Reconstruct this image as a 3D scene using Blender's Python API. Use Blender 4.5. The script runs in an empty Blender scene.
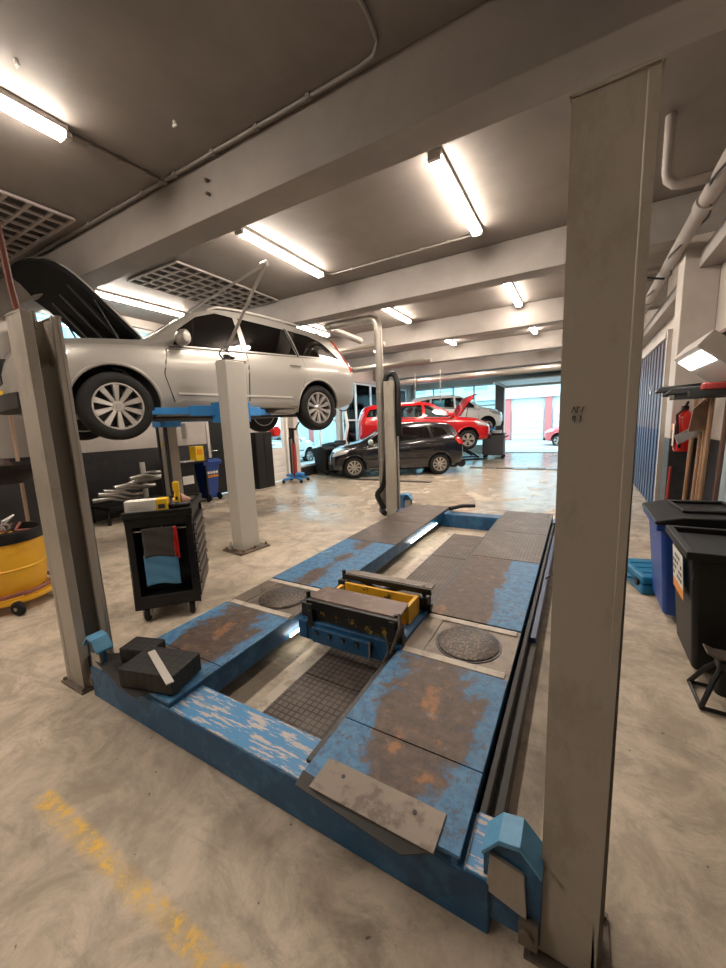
import bpy, bmesh, math, random
import numpy as np
from mathutils import Vector, Matrix, Euler
from mathutils.geometry import tessellate_polygon
random.seed(7)
PI = math.pi
sc = bpy.context.scene
COL = sc.collection

# ------------------------------------------------------------------ helpers
def spline(pts,n=6):
    P=[Vector(p) for p in pts]; P=[P[0]]+P+[P[-1]]; out=[]
    for i in range(1,len(P)-2):
        a,b,c,d=P[i-1:i+3]
        for k in range(n):
            t=k/n; out.append(.5*((2*b)+(c-a)*t+(2*a-5*b+4*c-d)*t*t+(3*b-a-3*c+d)*t**3))
    out.append(P[-2]); return out
class MB:
    """collects shapes into one bmesh"""
    def __init__(s):
        s.bm = bmesh.new(); s.mi = 0
    def face(s, vs):
        try:
            f = s.bm.faces.new(vs); f.material_index = s.mi; return f
        except ValueError:
            return None
    def box(s, x0, x1, y0, y1, z0, z1, M=None):
        ps = [(x0,y0,z0),(x1,y0,z0),(x1,y1,z0),(x0,y1,z0),(x0,y0,z1),(x1,y0,z1),(x1,y1,z1),(x0,y1,z1)]
        return s.hexa(ps, M)
    def hexa(s, ps, M=None):
        v = [s.bm.verts.new(M @ Vector(p) if M else Vector(p)) for p in ps]
        for f in ((0,3,2,1),(4,5,6,7),(0,1,5,4),(1,2,6,5),(2,3,7,6),(3,0,4,7)): s.face([v[i] for i in f])
        return s
    def cbox(s, c, d, rot=(0,0,0)):
        M = Matrix.Translation(c) @ Euler(rot).to_matrix().to_4x4()
        return s.box(-d[0]/2,d[0]/2,-d[1]/2,d[1]/2,-d[2]/2,d[2]/2,M)
    def bar(s, p0, p1, w, h, up=(0,0,1)):
        p0, p1 = Vector(p0), Vector(p1); d = p1-p0; L = d.length; d = d/L
        u = Vector(up); a = d.cross(u)
        if a.length < 1e-4: a = d.cross(Vector((1,0,0)))
        a.normalize(); b = a.cross(d)
        M = Matrix((( d.x,a.x,b.x,p0.x),(d.y,a.y,b.y,p0.y),(d.z,a.z,b.z,p0.z),(0,0,0,1)))
        return s.box(0,L,-w/2,w/2,-h/2,h/2,M)
    def prism(s, poly, lo, hi, axis='z', M=None):
        def mk(p, h):
            q = {'z':(p[0],p[1],h),'y':(p[0],h,p[1]),'x':(h,p[0],p[1])}[axis]
            return M @ Vector(q) if M else Vector(q)
        a = [s.bm.verts.new(mk(p,lo)) for p in poly]; b = [s.bm.verts.new(mk(p,hi)) for p in poly]
        n = len(poly)
        s.face(a[::-1]); s.face(b)
        for i in range(n): s.face([a[i],a[(i+1)%n],b[(i+1)%n],b[i]])
        return s
    def tube(s, pts, r, seg=8, cap=True, closed=False):
        pts = [Vector(p) for p in pts]; n = len(pts); rings = []
        rr = r if isinstance(r,(list,tuple)) else [r]*n
        up = None
        for i,p in enumerate(pts):
            if closed: t = (pts[(i+1)%n]-pts[i-1]).normalized()
            else: t = (pts[min(i+1,n-1)]-pts[max(i-1,0)]).normalized()
            if up is None:
                up = Vector((0,0,1)) if abs(t.z)<.9 else Vector((1,0,0))
            a = t.cross(up)
            if a.length<1e-5: a = t.orthogonal()
            a.normalize(); up = a.cross(t).normalized()
            rings.append([s.bm.verts.new(p + (a*math.cos(k*2*PI/seg)+up*math.sin(k*2*PI/seg))*rr[i]) for k in range(seg)])
        for i in range(n if closed else n-1):
            A,B = rings[i],rings[(i+1)%n]
            for k in range(seg): s.face([A[k],A[(k+1)%seg],B[(k+1)%seg],B[k]])
        if cap and not closed:
            s.face(rings[0][::-1]); s.face(rings[-1])
        return s
    def cyl(s, p0, p1, r, seg=20, r2=None): return s.tube([p0,p1],[r, r if r2 is None else r2],seg)
    def lathe(s, prof, seg=32, axis='z', o=(0,0,0), closed=False, M=None):
        rings=[]
        for (r,h) in prof:
            ring=[]
            for k in range(seg):
                a=k*2*PI/seg; c,d=r*math.cos(a),r*math.sin(a)
                q={'z':(c,d,h),'y':(c,h,d),'x':(h,c,d)}[axis]
                q=Vector(q)+Vector(o)
                ring.append(s.bm.verts.new(M@q if M else q))
            rings.append(ring)
        n=len(rings)
        for i in range(n if closed else n-1):
            A,B=rings[i],rings[(i+1)%n]
            for k in range(seg): s.face([A[k],A[(k+1)%seg],B[(k+1)%seg],B[k]])
        if not closed:
            if prof[0][0]>1e-5: s.face(rings[0][::-1])
            if prof[-1][0]>1e-5: s.face(rings[-1])
        return s
    def sheet(s, fn, nu, nv, th=0):
        g=[[s.bm.verts.new(fn(i/nu,j/nv)) for j in range(nv+1)] for i in range(nu+1)]
        for i in range(nu):
            for j in range(nv): s.face([g[i][j],g[i+1][j],g[i+1][j+1],g[i][j+1]])
        return s

def setprops(o, label=None, cat=None, group=None, kind=None):
    if label: o['label']=label
    if cat: o['category']=cat
    if group: o['group']=group
    if kind: o['kind']=kind
    return o

def obj(name, mb, mat, parent=None, bevel=0, smooth=35, world=False, seg=2):
    bm = mb.bm if isinstance(mb, MB) else mb
    if world and parent is not None:
        M = (Matrix.Translation(parent.location) @ parent.rotation_euler.to_matrix().to_4x4()).inverted()
        bm.transform(M)
    bmesh.ops.remove_doubles(bm, verts=bm.verts, dist=1e-5)
    bmesh.ops.recalc_face_normals(bm, faces=bm.faces)
    me = bpy.data.meshes.new(name); bm.to_mesh(me); bm.free()
    for m in (mat if isinstance(mat,(list,tuple)) else [mat]): me.materials.append(m)
    if smooth:
        me.polygons.foreach_set('use_smooth',[True]*len(me.polygons))
        me.set_sharp_from_angle(angle=math.radians(smooth))
    o = bpy.data.objects.new(name, me); COL.objects.link(o)
    if parent is not None: o.parent = parent
    if bevel:
        m = o.modifiers.new('bevel','BEVEL'); m.width=bevel; m.segments=seg; m.limit_method='ANGLE'; m.angle_limit=math.radians(40)
        m.harden_normals=True
    return o
def thing(name, label, cat, loc=(0,0,0), rz=0, group=None, rot=None):
    o = bpy.data.objects.new(name, None); COL.objects.link(o)
    o.location=loc; o.rotation_euler=rot if rot else (0,0,rz); o.empty_display_size=.1
    return setprops(o,label,cat,group)
def single(name, mb, mat, label, cat, group=None, kind=None, bevel=0, smooth=35):
    """a thing that is one mesh: origin moved to its base"""
    bm = mb.bm
    xs=[v.co.x for v in bm.verts]; ys=[v.co.y for v in bm.verts]; zs=[v.co.z for v in bm.verts]
    c=Vector(((min(xs)+max(xs))/2,(min(ys)+max(ys))/2,min(zs)))
    bm.transform(Matrix.Translation(-c))
    o = obj(name, mb, mat, None, bevel, smooth); o.location=c
    return setprops(o,label,cat,group,kind)
def struct(name, mb, mat, bevel=0, smooth=35, parent=None):
    o = obj(name, mb, mat, parent, bevel, smooth)
    if parent is None: o['kind']='structure'
    return o
def kids(o): return [c for c in bpy.data.objects if c.parent is o]
def copy_tree(o, parent=None):
    c=o.copy(); COL.objects.link(c)
    if parent is not None: c.parent=parent
    for k in kids(o): copy_tree(k,c)
    return c
def dup(o, label, loc=None, rz=None):
    ch=[(k,kids(k)) for k in kids(o)]
    c=o.copy(); COL.objects.link(c); c['label']=label
    if loc is not None: c.location=loc
    if rz is not None: c.rotation_euler=(0,0,rz)
    for k,g in ch:
        kc=k.copy(); COL.objects.link(kc); kc.parent=c
        for q in g:
            qc=q.copy(); COL.objects.link(qc); qc.parent=kc
    return c

# ------------------------------------------------------------------ materials
def mat(name, col, rough=.5, metal=0, var=0, vscale=6, bump=0, bscale=40, coat=0, col2=None, c2scale=3, c2pos=(.5,.6), spec=.5, alpha=None, emit=None, es=0, sheen=0):
    m = bpy.data.materials.new(name); m.use_nodes=True
    nt=m.node_tree; N=nt.nodes; L=nt.links
    b=N['Principled BSDF']
    b.inputs['Roughness'].default_value=rough; b.inputs['Metallic'].default_value=metal
    b.inputs['Coat Weight'].default_value=coat; b.inputs['Coat Roughness'].default_value=.05
    b.inputs['Specular IOR Level'].default_value=spec
    c=(*col,1)
    b.inputs['Base Color'].default_value=c
    tc=N.new('ShaderNodeTexCoord')
    if var or col2:
        nz=N.new('ShaderNodeTexNoise'); nz.inputs['Scale'].default_value=vscale; nz.inputs['Detail'].default_value=6; nz.inputs['Roughness'].default_value=.65
        L.new(tc.outputs['Object'],nz.inputs['Vector'])
        mx=N.new('ShaderNodeMix'); mx.data_type='RGBA'
        mx.inputs[6].default_value=(*[max(0,k*(1-var)) for k in col],1)
        mx.inputs[7].default_value=(*[min(1,k*(1+var)) for k in col],1)
        L.new(nz.outputs['Fac'],mx.inputs[0]); last=mx.outputs[2]
        if col2:
            n2=N.new('ShaderNodeTexNoise'); n2.inputs['Scale'].default_value=c2scale; n2.inputs['Detail'].default_value=8; n2.inputs['Roughness'].default_value=.7
            L.new(tc.outputs['Object'],n2.inputs['Vector'])
            rp=N.new('ShaderNodeMapRange'); rp.inputs['From Min'].default_value=c2pos[0]; rp.inputs['From Max'].default_value=c2pos[1]
            L.new(n2.outputs['Fac'],rp.inputs['Value'])
            m2=N.new('ShaderNodeMix'); m2.data_type='RGBA'; L.new(rp.outputs[0],m2.inputs[0]); L.new(last,m2.inputs[6]); m2.inputs[7].default_value=(*col2,1)
            last=m2.outputs[2]
        L.new(last,b.inputs['Base Color'])
    if bump:
        nb=N.new('ShaderNodeTexNoise'); nb.inputs['Scale'].default_value=bscale; nb.inputs['Detail'].default_value=4
        L.new(tc.outputs['Object'],nb.inputs['Vector'])
        bp=N.new('ShaderNodeBump'); bp.inputs['Strength'].default_value=bump; bp.inputs['Distance'].default_value=.02
        L.new(nb.outputs['Fac'],bp.inputs['Height']); L.new(bp.outputs[0],b.inputs['Normal'])
    if emit:
        b.inputs['Emission Color'].default_value=(*emit,1); b.inputs['Emission Strength'].default_value=es
    if alpha is not None: b.inputs['Alpha'].default_value=alpha
    return m
def glass(name, tint, fac=.12, rough=.02, ior=1.5):
    """thin pane: tinted see-through plus mirror reflection"""
    m=bpy.data.materials.new(name); m.use_nodes=True; nt=m.node_tree; N=nt.nodes; L=nt.links
    N.remove(N['Principled BSDF']); out=N['Material Output']
    t=N.new('ShaderNodeBsdfTransparent'); t.inputs[0].default_value=(*tint,1)
    g=N.new('ShaderNodeBsdfGlossy'); g.inputs['Roughness'].default_value=rough
    fr=N.new('ShaderNodeFresnel'); fr.inputs[0].default_value=ior
    mr=N.new('ShaderNodeMath'); mr.operation='MULTIPLY_ADD'; mr.inputs[1].default_value=1.0; mr.inputs[2].default_value=fac*.3
    mx=N.new('ShaderNodeMixShader'); L.new(fr.outputs[0],mr.inputs[0]); L.new(mr.outputs[0],mx.inputs[0]); L.new(t.outputs[0],mx.inputs[1]); L.new(g.outputs[0],mx.inputs[2])
    L.new(mx.outputs[0],out.inputs[0]); return m
class NG:
    """tiny node builder"""
    def __init__(s,name):
        s.m=bpy.data.materials.new(name); s.m.use_nodes=True; s.N=s.m.node_tree.nodes; s.L=s.m.node_tree.links; s.b=s.N['Principled BSDF']
        s.tc=s.N.new('ShaderNodeTexCoord'); s.co=s.tc.outputs['Object']
    def set(s,inp,v):
        if hasattr(v,'is_linked') or isinstance(v,bpy.types.NodeSocket): s.L.new(v,inp)
        elif isinstance(v,(tuple,list)) and len(v)==3 and inp.type=='RGBA': inp.default_value=(*v,1)
        else: inp.default_value=v
    def noise(s,scale,detail=5,rough=.6,vec=None,dist=0):
        n=s.N.new('ShaderNodeTexNoise'); n.inputs['Scale'].default_value=scale; n.inputs['Detail'].default_value=detail; n.inputs['Roughness'].default_value=rough; n.inputs['Distortion'].default_value=dist
        s.L.new(vec or s.co,n.inputs['Vector']); return n.outputs['Fac']
    def math(s,op,a,b=0,c=0,clamp=False):
        n=s.N.new('ShaderNodeMath'); n.operation=op; n.use_clamp=clamp
        for i,v in enumerate((a,b,c)): s.set(n.inputs[i],v)
        return n.outputs[0]
    def ramp(s,v,lo,hi):
        n=s.N.new('ShaderNodeMapRange'); n.interpolation_type='SMOOTHSTEP'; s.L.new(v,n.inputs['Value']); n.inputs['From Min'].default_value=lo; n.inputs['From Max'].default_value=hi
        return n.outputs[0]
    def mix(s,f,a,b):
        n=s.N.new('ShaderNodeMix'); n.data_type='RGBA'; s.set(n.inputs[0],f); s.set(n.inputs[6],a); s.set(n.inputs[7],b); return n.outputs[2]
    def xyz(s):
        n=s.N.new('ShaderNodeSeparateXYZ'); s.L.new(s.co,n.inputs[0]); return n.outputs
    def scale(s,v):
        n=s.N.new('ShaderNodeMapping'); n.inputs['Scale'].default_value=v; s.L.new(s.co,n.inputs['Vector']); return n.outputs[0]
    def bump(s,h,st=.3,d=.01):
        n=s.N.new('ShaderNodeBump'); n.inputs['Strength'].default_value=st; n.inputs['Distance'].default_value=d; s.L.new(h,n.inputs['Height']); s.L.new(n.outputs[0],s.b.inputs['Normal'])
    def out(s,col=None,rough=None,metal=None):
        for k,v in (('Base Color',col),('Roughness',rough),('Metallic',metal)):
            if v is not None: s.set(s.b.inputs[k],v)
        return s.m

def m_floor():
    g=NG('worn_concrete'); X=g.xyz()
    big=g.noise(.55,4,.55); mid=g.noise(3.6,9,.72,dist=.5); fine=g.noise(17,9,.74); sw=g.noise(1.3,10,.74,vec=g.scale((1.1,3.2,1)),dist=1.2)
    c=g.mix(g.ramp(mid,.34,.66),(.35,.29,.22),(.60,.51,.40))
    c=g.mix(g.math('MULTIPLY',g.ramp(sw,.50,.68),.6),c,(.22,.18,.135))
    c=g.mix(g.math('MULTIPLY',g.ramp(fine,.56,.72),.45),c,(.20,.17,.135))
    c=g.mix(g.math('MULTIPLY',g.ramp(fine,.46,.30),.35),c,(.62,.56,.47))
    c=g.mix(g.math('MULTIPLY',g.ramp(big,.52,.68),.35),c,(.23,.19,.15))
    spots=g.noise(26,2,.5); c=g.mix(g.math('MULTIPLY',g.ramp(spots,.73,.77),.8),c,(.06,.05,.04))
    # worn yellow line
    inx=g.math('MULTIPLY',g.math('GREATER_THAN',X[0],-1.93),g.math('LESS_THAN',X[0],-.72))
    wob=g.noise(5,4,.6); yy=g.math('ADD',X[1],g.math('MULTIPLY',g.math('SUBTRACT',wob,.5),.05))
    dy=g.math('ABSOLUTE',g.math('SUBTRACT',yy,.495))
    ln=g.math('SUBTRACT',1,g.ramp(dy,.012,.05))
    chip=g.ramp(g.noise(11,9,.75),.47,.58)
    f=g.math('MULTIPLY',g.math('MULTIPLY',inx,ln),g.math('ADD',g.math('MULTIPLY',chip,.75),.22))
    c=g.mix(f,c,(.80,.50,.07))
    wet=g.ramp(g.math('ADD',g.noise(.9,6,.6,dist=1.2),g.math('MULTIPLY',g.ramp(X[1],2.5,10),.20)),.46,.62)
    far=g.ramp(X[1],2.0,6)
    r=g.math('SUBTRACT',g.math('ADD',.56,g.math('MULTIPLY',fine,.12)),g.math('MULTIPLY',g.math('MULTIPLY',wet,far),.42))
    g.bump(g.math('ADD',g.math('MULTIPLY',fine,.5),mid),.18,.01)
    g.b.inputs['Specular IOR Level'].default_value=.6
    return g.out(c,r)
def m_plaster(name,c1,c2,bump=.15,scale=1.4):
    g=NG(name); a=g.noise(scale,7,.6,dist=.4); b=g.noise(9,7,.7)
    c=g.mix(g.ramp(a,.3,.72),c1,c2); c=g.mix(g.math('MULTIPLY',g.ramp(b,.6,.75),.25),c,tuple(k*.6 for k in c1))
    g.bump(g.math('ADD',g.math('MULTIPLY',b,.4),a),bump,.02); return g.out(c,.62)
def m_wall_left():
    """grey-beige wall over a dark painted dado"""
    g=NG('painted_wall'); X=g.xyz(); a=g.noise(1.2,6,.6); b=g.noise(10,6,.7)
    up=g.mix(g.ramp(a,.3,.7),(.42,.38,.34),(.55,.50,.46)); dn=g.mix(g.ramp(b,.3,.7),(.018,.018,.020),(.034,.033,.035))
    c=g.mix(g.math('GREATER_THAN',X[2],1.22),dn,up); g.bump(b,.1,.01); return g.out(c,g.math('ADD',.38,g.math('MULTIPLY',b,.2)))
def m_runway(shift=0,bias=0):
    """blue painted steel, worn to brown rust in the wheel track"""
    g=NG('worn_blue_deck'); X=g.xyz()
    n=g.noise(3.2,9,.66,dist=.5); f=g.noise(18,8,.72); pn=g.noise(2.0,5,.6)
    blue=g.mix(g.ramp(f,.35,.65),(.03,.125,.27),(.08,.24,.43))
    blue=g.mix(g.math('MULTIPLY',g.ramp(n,.55,.68),.55),blue,(.24,.36,.46))
    blue=g.mix(g.math('MULTIPLY',g.ramp(g.noise(30,9,.78),.52,.60),.75),blue,(.06,.06,.065))
    rust=g.mix(g.ramp(f,.34,.66),(.055,.038,.031),(.125,.088,.070))
    rust=g.mix(g.math('MULTIPLY',g.ramp(g.noise(6,8,.7),.55,.66),.75),rust,(.33,.15,.055))
    rust=g.mix(g.math('MULTIPLY',g.ramp(g.noise(9,6,.7),.60,.70),.4),rust,(.28,.24,.20))
    # two track centres per deck come through object x: track wear strongest mid deck
    cx=g.math('SUBTRACT',1,g.math('MULTIPLY',g.math('ABSOLUTE',X[0]),3.0))          # 1 mid, ~0 at the edge
    w=g.math('ADD',g.math('MULTIPLY',cx,.34),g.math('ADD',g.math('MULTIPLY',g.math('ADD',g.math('MULTIPLY',n,.66),g.math('MULTIPLY',f,.34)),1.05),g.math('MULTIPLY',pn,.35)))
    w=g.math('SUBTRACT',w,g.math('MULTIPLY',X[0],bias)); m=g.ramp(w,.84+shift,.93+shift)
    # plain dirty brown plates at the far third
    m=g.math('MAXIMUM',m,g.ramp(g.math('ADD',X[1],g.math('MULTIPLY',g.math('SUBTRACT',f,.5),.04)),2.98,3.0))
    sp=g.ramp(f,.66,.72); m=g.math('MAXIMUM',m,sp)
    c=g.mix(m,blue,rust); g.bump(g.math('ADD',m,f),.2,.003)
    return g.out(c,g.math('ADD',.42,g.math('MULTIPLY',f,.25)),g.math('MULTIPLY',m,.25))
def m_grid(name,c1,c2,sx,sy,w=.08,rough=.6,metal=0,bump=.5):
    g=NG(name); br=g.N.new('ShaderNodeTexBrick'); br.offset=0; br.inputs['Scale'].default_value=1; br.inputs['Mortar Size'].default_value=w*min(sx,sy); br.inputs['Brick Width'].default_value=sx; br.inputs['Row Height'].default_value=sy
    g.L.new(g.co,br.inputs['Vector']); br.inputs['Color1'].default_value=(*c1,1); br.inputs['Color2'].default_value=(*[k*1.1 for k in c1],1); br.inputs['Mortar'].default_value=(*c2,1)
    n=g.noise(7,7,.7); c=g.mix(g.math('MULTIPLY',g.ramp(n,.45,.7),.5),br.outputs['Color'],tuple(k*1.7 for k in c1))
    g.bump(br.outputs['Fac'],bump,-.004); return g.out(c,rough,metal)
def m_chip(name,c1,c2,c3,lo=.52,hi=.56,sc=9,rough=.5,metal=0,aniso=(1,1,1)):
    """paint c1 chipped to c2, stained c3"""
    g=NG(name); v=g.scale(aniso); a=g.noise(sc,9,.72,vec=v); b=g.noise(sc*.35,6,.6)
    c=g.mix(g.ramp(a,lo,hi),c1,c2); c=g.mix(g.math('MULTIPLY',g.ramp(b,.5,.7),.6),c,c3); g.bump(a,.2,.003); return g.out(c,rough,metal)

M={}
M['floor']=m_floor()
M['ceiling']=m_plaster('grey_ceiling_paint',(.20,.175,.16),(.255,.225,.205),.25)
M['beam']=m_plaster('beam_paint',(.255,.23,.212),(.33,.298,.275),.15)
M['wall_left']=m_wall_left()
M['wall']=m_plaster('pale_wall_paint',(.46,.42,.38),(.56,.52,.48),.1)
M['dark_wall']=mat('dark_dado',(.04,.04,.043),.5,var=.3,vscale=3)
M['pipe_paint']=mat('painted_pipe',(.36,.32,.295),.5,var=.2,vscale=5)
M['conduit']=mat('grey_conduit',(.25,.225,.205),.5)
M['post']=m_chip('beige_grey_post',(.40,.365,.31),(.33,.295,.24),(.28,.245,.20),.52,.62,3,.42,0,(1,1,.5))
M['post_dark']=mat('post_inner_steel',(.17,.16,.145),.5,.3,var=.3)
M['post_white']=mat('off_white_post',(.50,.48,.43),.4,var=.08,vscale=4)
M['runway']=m_runway(); M['runway_blue']=m_runway(.10); M['runway_half']=m_runway(-.02,1.0)
M['blue']=m_chip('blue_lift_paint',(.010,.085,.20),(.03,.14,.28),(.008,.03,.07),.5,.6,8,.42)
M['blue_chip']=m_chip('chipped_blue_paint',(.06,.25,.50),(.50,.45,.42),(.13,.27,.42),.51,.545,22,.5,0,(.35,2.5,1))
M['blue_bright']=mat('bright_blue_paint',(.03,.20,.50),.35,var=.3)
M['blue_edge']=mat('paler_blue_paint',(.10,.30,.50),.45,var=.35,vscale=20)  # folded carriage rims: a mottled blue, paler than the carriage faces
M['greasy']=mat('greasy_black_steel',(.012,.011,.010),.38,.1,var=.5,vscale=10,bump=.2)
M['rail_dark']=mat('dark_rail',(.028,.025,.022),.5,.1,var=.5,vscale=8)
M['rust']=m_chip('rusty_plate',(.17,.10,.065),(.27,.14,.07),(.09,.065,.05),.5,.6,10,.55,.3)
M['steel_dirty']=m_chip('dirty_steel_plate',(.17,.14,.115),(.10,.08,.065),(.26,.20,.13),.5,.62,9,.45,.5)
M['plate_brown']=m_chip('worn_brown_steel',(.14,.095,.075),(.21,.15,.12),(.07,.05,.045),.5,.62,8,.4,.4)
M['dark_chrome']=mat('dark_chrome',(.20,.19,.18),.35,.6)
M['post_inner']=mat('post_inner_grey',(.27,.255,.225),.5,.1,var=.15)
M['yellow_grease']=m_chip('greasy_yellow_black',(.02,.017,.012),(.50,.33,.03),(.012,.01,.009),.56,.60,14,.4)
M['steel']=mat('steel',(.5,.48,.45),.35,.9,var=.15)
M['chrome']=mat('chrome',(.8,.8,.8),.12,1)
M['alu']=mat('aluminium',(.58,.55,.51),.45,.45,var=.1)
M['pale_strip']=m_chip('worn_pale_strip',(.48,.42,.35),(.34,.28,.22),(.40,.34,.28),.5,.6,9,.5)
M['mat_grid']=m_grid('gridded_rubber',(.115,.092,.078),(.04,.03,.026),.036,.036,.12,.6)
M['tread']=m_grid('tread_plate',(.13,.10,.085),(.06,.045,.035),.03,.03,.2,.45,.4)
M['rubber']=m_grid('black_rubber_block',(.014,.0125,.012),(.006,.0055,.0055),.045,.045,.15,.6)
M['tyre']=mat('tyre_rubber',(.011,.0105,.010),.75,spec=.3,bump=.2,bscale=60)
M['black']=mat('black_plastic',(.009,.009,.0095),.42,var=.2,spec=.35)
M['black_rough']=mat('rough_black',(.022,.021,.021),.7,var=.3)
M['dark_metal']=mat('dark_cart_metal',(.010,.010,.011),.38,.1,var=.2,spec=.4)
M['yellow_paint']=m_chip('greasy_yellow_paint',(.78,.42,.02),(.05,.035,.015),(.42,.22,.03),.56,.60,8,.45)
M['yellow_drum']=m_chip('dirty_yellow_plastic',(.80,.43,.025),(.66,.33,.03),(.52,.26,.03),.5,.7,5,.4)
M['yellow']=mat('yellow_plastic',(.85,.55,.02),.35)
M['red']=mat('red_enamel',(.55,.02,.015),.3)
M['red_dark']=mat('worn_red',(.30,.03,.025),.45,var=.3)
M['white']=mat('white_paint',(.75,.73,.70),.45)
M['card']=mat('white_carton',(.72,.70,.66),.6)
M['wood']=mat('wood_handle',(.30,.17,.09),.5,var=.35,vscale=9)
M['wood_dark']=mat('dark_wood_handle',(.11,.055,.035),.5,var=.35,vscale=9)
M['copper']=mat('brown_red_hose',(.24,.085,.06),.5)
M['cloth_grey']=mat('grey_cloth',(.07,.065,.06),.9,var=.3,vscale=20)
M['cloth_blue']=mat('blue_paper',(.10,.30,.52),.85,var=.12,vscale=5)
M['bin_blue']=mat('blue_bin_plastic',(.012,.06,.30),.4,var=.15)
M['bin_black']=mat('black_bin_plastic',(.009,.009,.009),.45,var=.2,vscale=3,spec=.35)
M['case']=mat('teal_blue_case',(.01,.16,.32),.4)
M['silver']=mat('silver_car_paint',(.35,.33,.30),.38,.45,coat=.3)
M['black_paint']=mat('black_car_paint',(.010,.010,.013),.2,.2,coat=1)
M['red_paint']=mat('red_car_paint',(.55,.008,.012),.25,.15,coat=1)
M['white_paint']=mat('white_car_paint',(.88,.88,.88),.3,coat=1)
M['cavity']=mat('dark_interior',(.018,.017,.017),.8)
M['seat']=mat('seat_fabric',(.05,.048,.046),.85)
M['bay']=mat('engine_dark',(.03,.03,.031),.45,.3,var=.6,vscale=14)
M['glass_dark']=glass('dark_car_glass',(.10,.10,.10),.25)
M['glass_mid']=glass('mid_car_glass',(.34,.36,.36),.2)
M['glass_tint']=glass('tinted_car_glass',(.62,.70,.70),.2)
M['glass']=glass('window_glass',(.86,.96,.98),.05,ior=1.18)
M['lens']=mat('clear_lamp_lens',(.55,.56,.56),.12,.3,coat=1)
M['tail']=mat('red_lamp_lens',(.55,.015,.01),.15,coat=1)
M['amber']=mat('amber_lens',(.85,.30,.02),.3)
M['rim']=mat('alloy_wheel',(.60,.57,.53),.28,.75)
M['rim_dark']=mat('alloy_wheel_recess',(.03,.03,.03),.5,.4)
M['tube']=mat('lamp_diffuser',(.9,.88,.84),.4,emit=(1,.87,.74),es=38)
M['lamp_body']=mat('lamp_housing',(.50,.46,.42),.5)
M['duct']=mat('galvanised_duct',(.40,.37,.33),.35,.6,var=.2,vscale=6)
M['white_alu']=mat('white_window_frame',(.72,.74,.75),.4)
M['grille_white']=mat('grille_bar_paint',(.40,.355,.33),.5)
M['grille_dark']=mat('grille_backing',(.05,.042,.038),.7)
M['asphalt']=mat('pale_street_paving',(.36,.36,.36),.7,var=.2,vscale=2)
M['brick']=mat('pink_red_brick',(.50,.16,.16),.8,var=.2,vscale=8)
M['facade']=mat('pale_facade',(.50,.62,.65),.7,var=.06)
M['gdoor']=mat('pale_garage_door',(.55,.72,.76),.5)
g=NG('plastic_strip_blue'); X=g.xyz(); n=g.noise(3,6,.7); c=g.mix(g.math('GREATER_THAN',X[2],1.25),g.mix(n,(.015,.03,.09),(.03,.06,.15)),g.mix(n,(.08,.075,.11),(.15,.14,.19))); g.b.inputs['Specular IOR Level'].default_value=.3; M['pvc']=g.out(c,.4)
M['brush']=mat('bristle',(.02,.019,.018),.9,bump=.6,bscale=120)
M['sticker']=mat('white_sticker',(.8,.78,.72),.5)
M['orange']=mat('orange_sticker',(.85,.30,.04),.5)
M['ink']=mat('dark_print',(.03,.03,.04),.6)
M['hi_vis']=mat('pale_blue_panel',(.42,.50,.56),.4)
# ------------------------------------------------------------------ camera
cam=bpy.data.cameras.new('camera'); co=bpy.data.objects.new('camera',cam); COL.objects.link(co); sc.camera=co
R=Matrix(((0.8693257719747451,0.49259822126198843,-0.04024542943041275),(-0.04176940646124902,0.15436257624799643,0.9871309496403993),(0.4924713381146037,-0.8564573471362169,0.15476690108678043)))
co.matrix_world=Matrix.Translation((0,0,1.5))@R.transposed().to_4x4()
cam.sensor_fit='VERTICAL'; cam.sensor_height=36; cam.lens=36*377.29/968; cam.clip_start=.05; cam.clip_end=200

XL,XR,YF,YB,ZC=-7.35,1.15,-3.6,18.0,3.65
def wallpieces(mb, axis, pos, th, u0, u1, z0, z1, holes):
    """wall slab with rectangular openings; axis 'x' = plane x=pos running in y"""
    cuts=sorted(set([u0,u1]+[h[0] for h in holes]+[h[1] for h in holes]))
    for a,b in zip(cuts[:-1],cuts[1:]):
        hs=sorted([h for h in holes if h[0]<=a+1e-6 and h[1]>=b-1e-6],key=lambda h:h[2]); z=z0
        spans=[]
        for h in hs:
            if h[2]>z: spans.append((z,h[2]))
            z=h[3]
        if z<z1: spans.append((z,z1))
        for (p,q) in spans:
            if axis=='x': mb.box(pos,pos+th,a,b,p,q)
            else: mb.box(a,b,pos,pos+th,p,q)
    return mb
struct('floor',MB().box(XL-.3,XR+.3,YF,YB+.1,-.2,0),M['floor'])
struct('ceiling',MB().box(XL-.3,XR+.3,YF-.1,YB+.3,ZC,ZC+.25),M['ceiling'])
LW=[(5.75,6.6,0,2.1),(7.68,8.52,0,2.1),(9.0,17.6,.28,3.1),(2.8,4.9,2.72,3.5)]
struct('wall_left',wallpieces(MB(),'x',XL-.25,.25,YF,YB+.25,0,ZC,LW),M['wall_left'])
struct('wall_right',wallpieces(MB(),'x',XR,.25,YF,YB+.25,0,ZC,[]),M['wall_left'])
struct('wall_front',wallpieces(MB(),'y',YF-.25,.25,XL-.25,XR+.25,0,ZC,[]),M['wall_left'])
struct('wall_back',wallpieces(MB(),'y',YB,.25,XL-.25,XR+.25,0,ZC,[(XL+.1,-3.3,.3,3.1),(-2.95,XR-.1,0,2.85)]),M['wall'])
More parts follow.
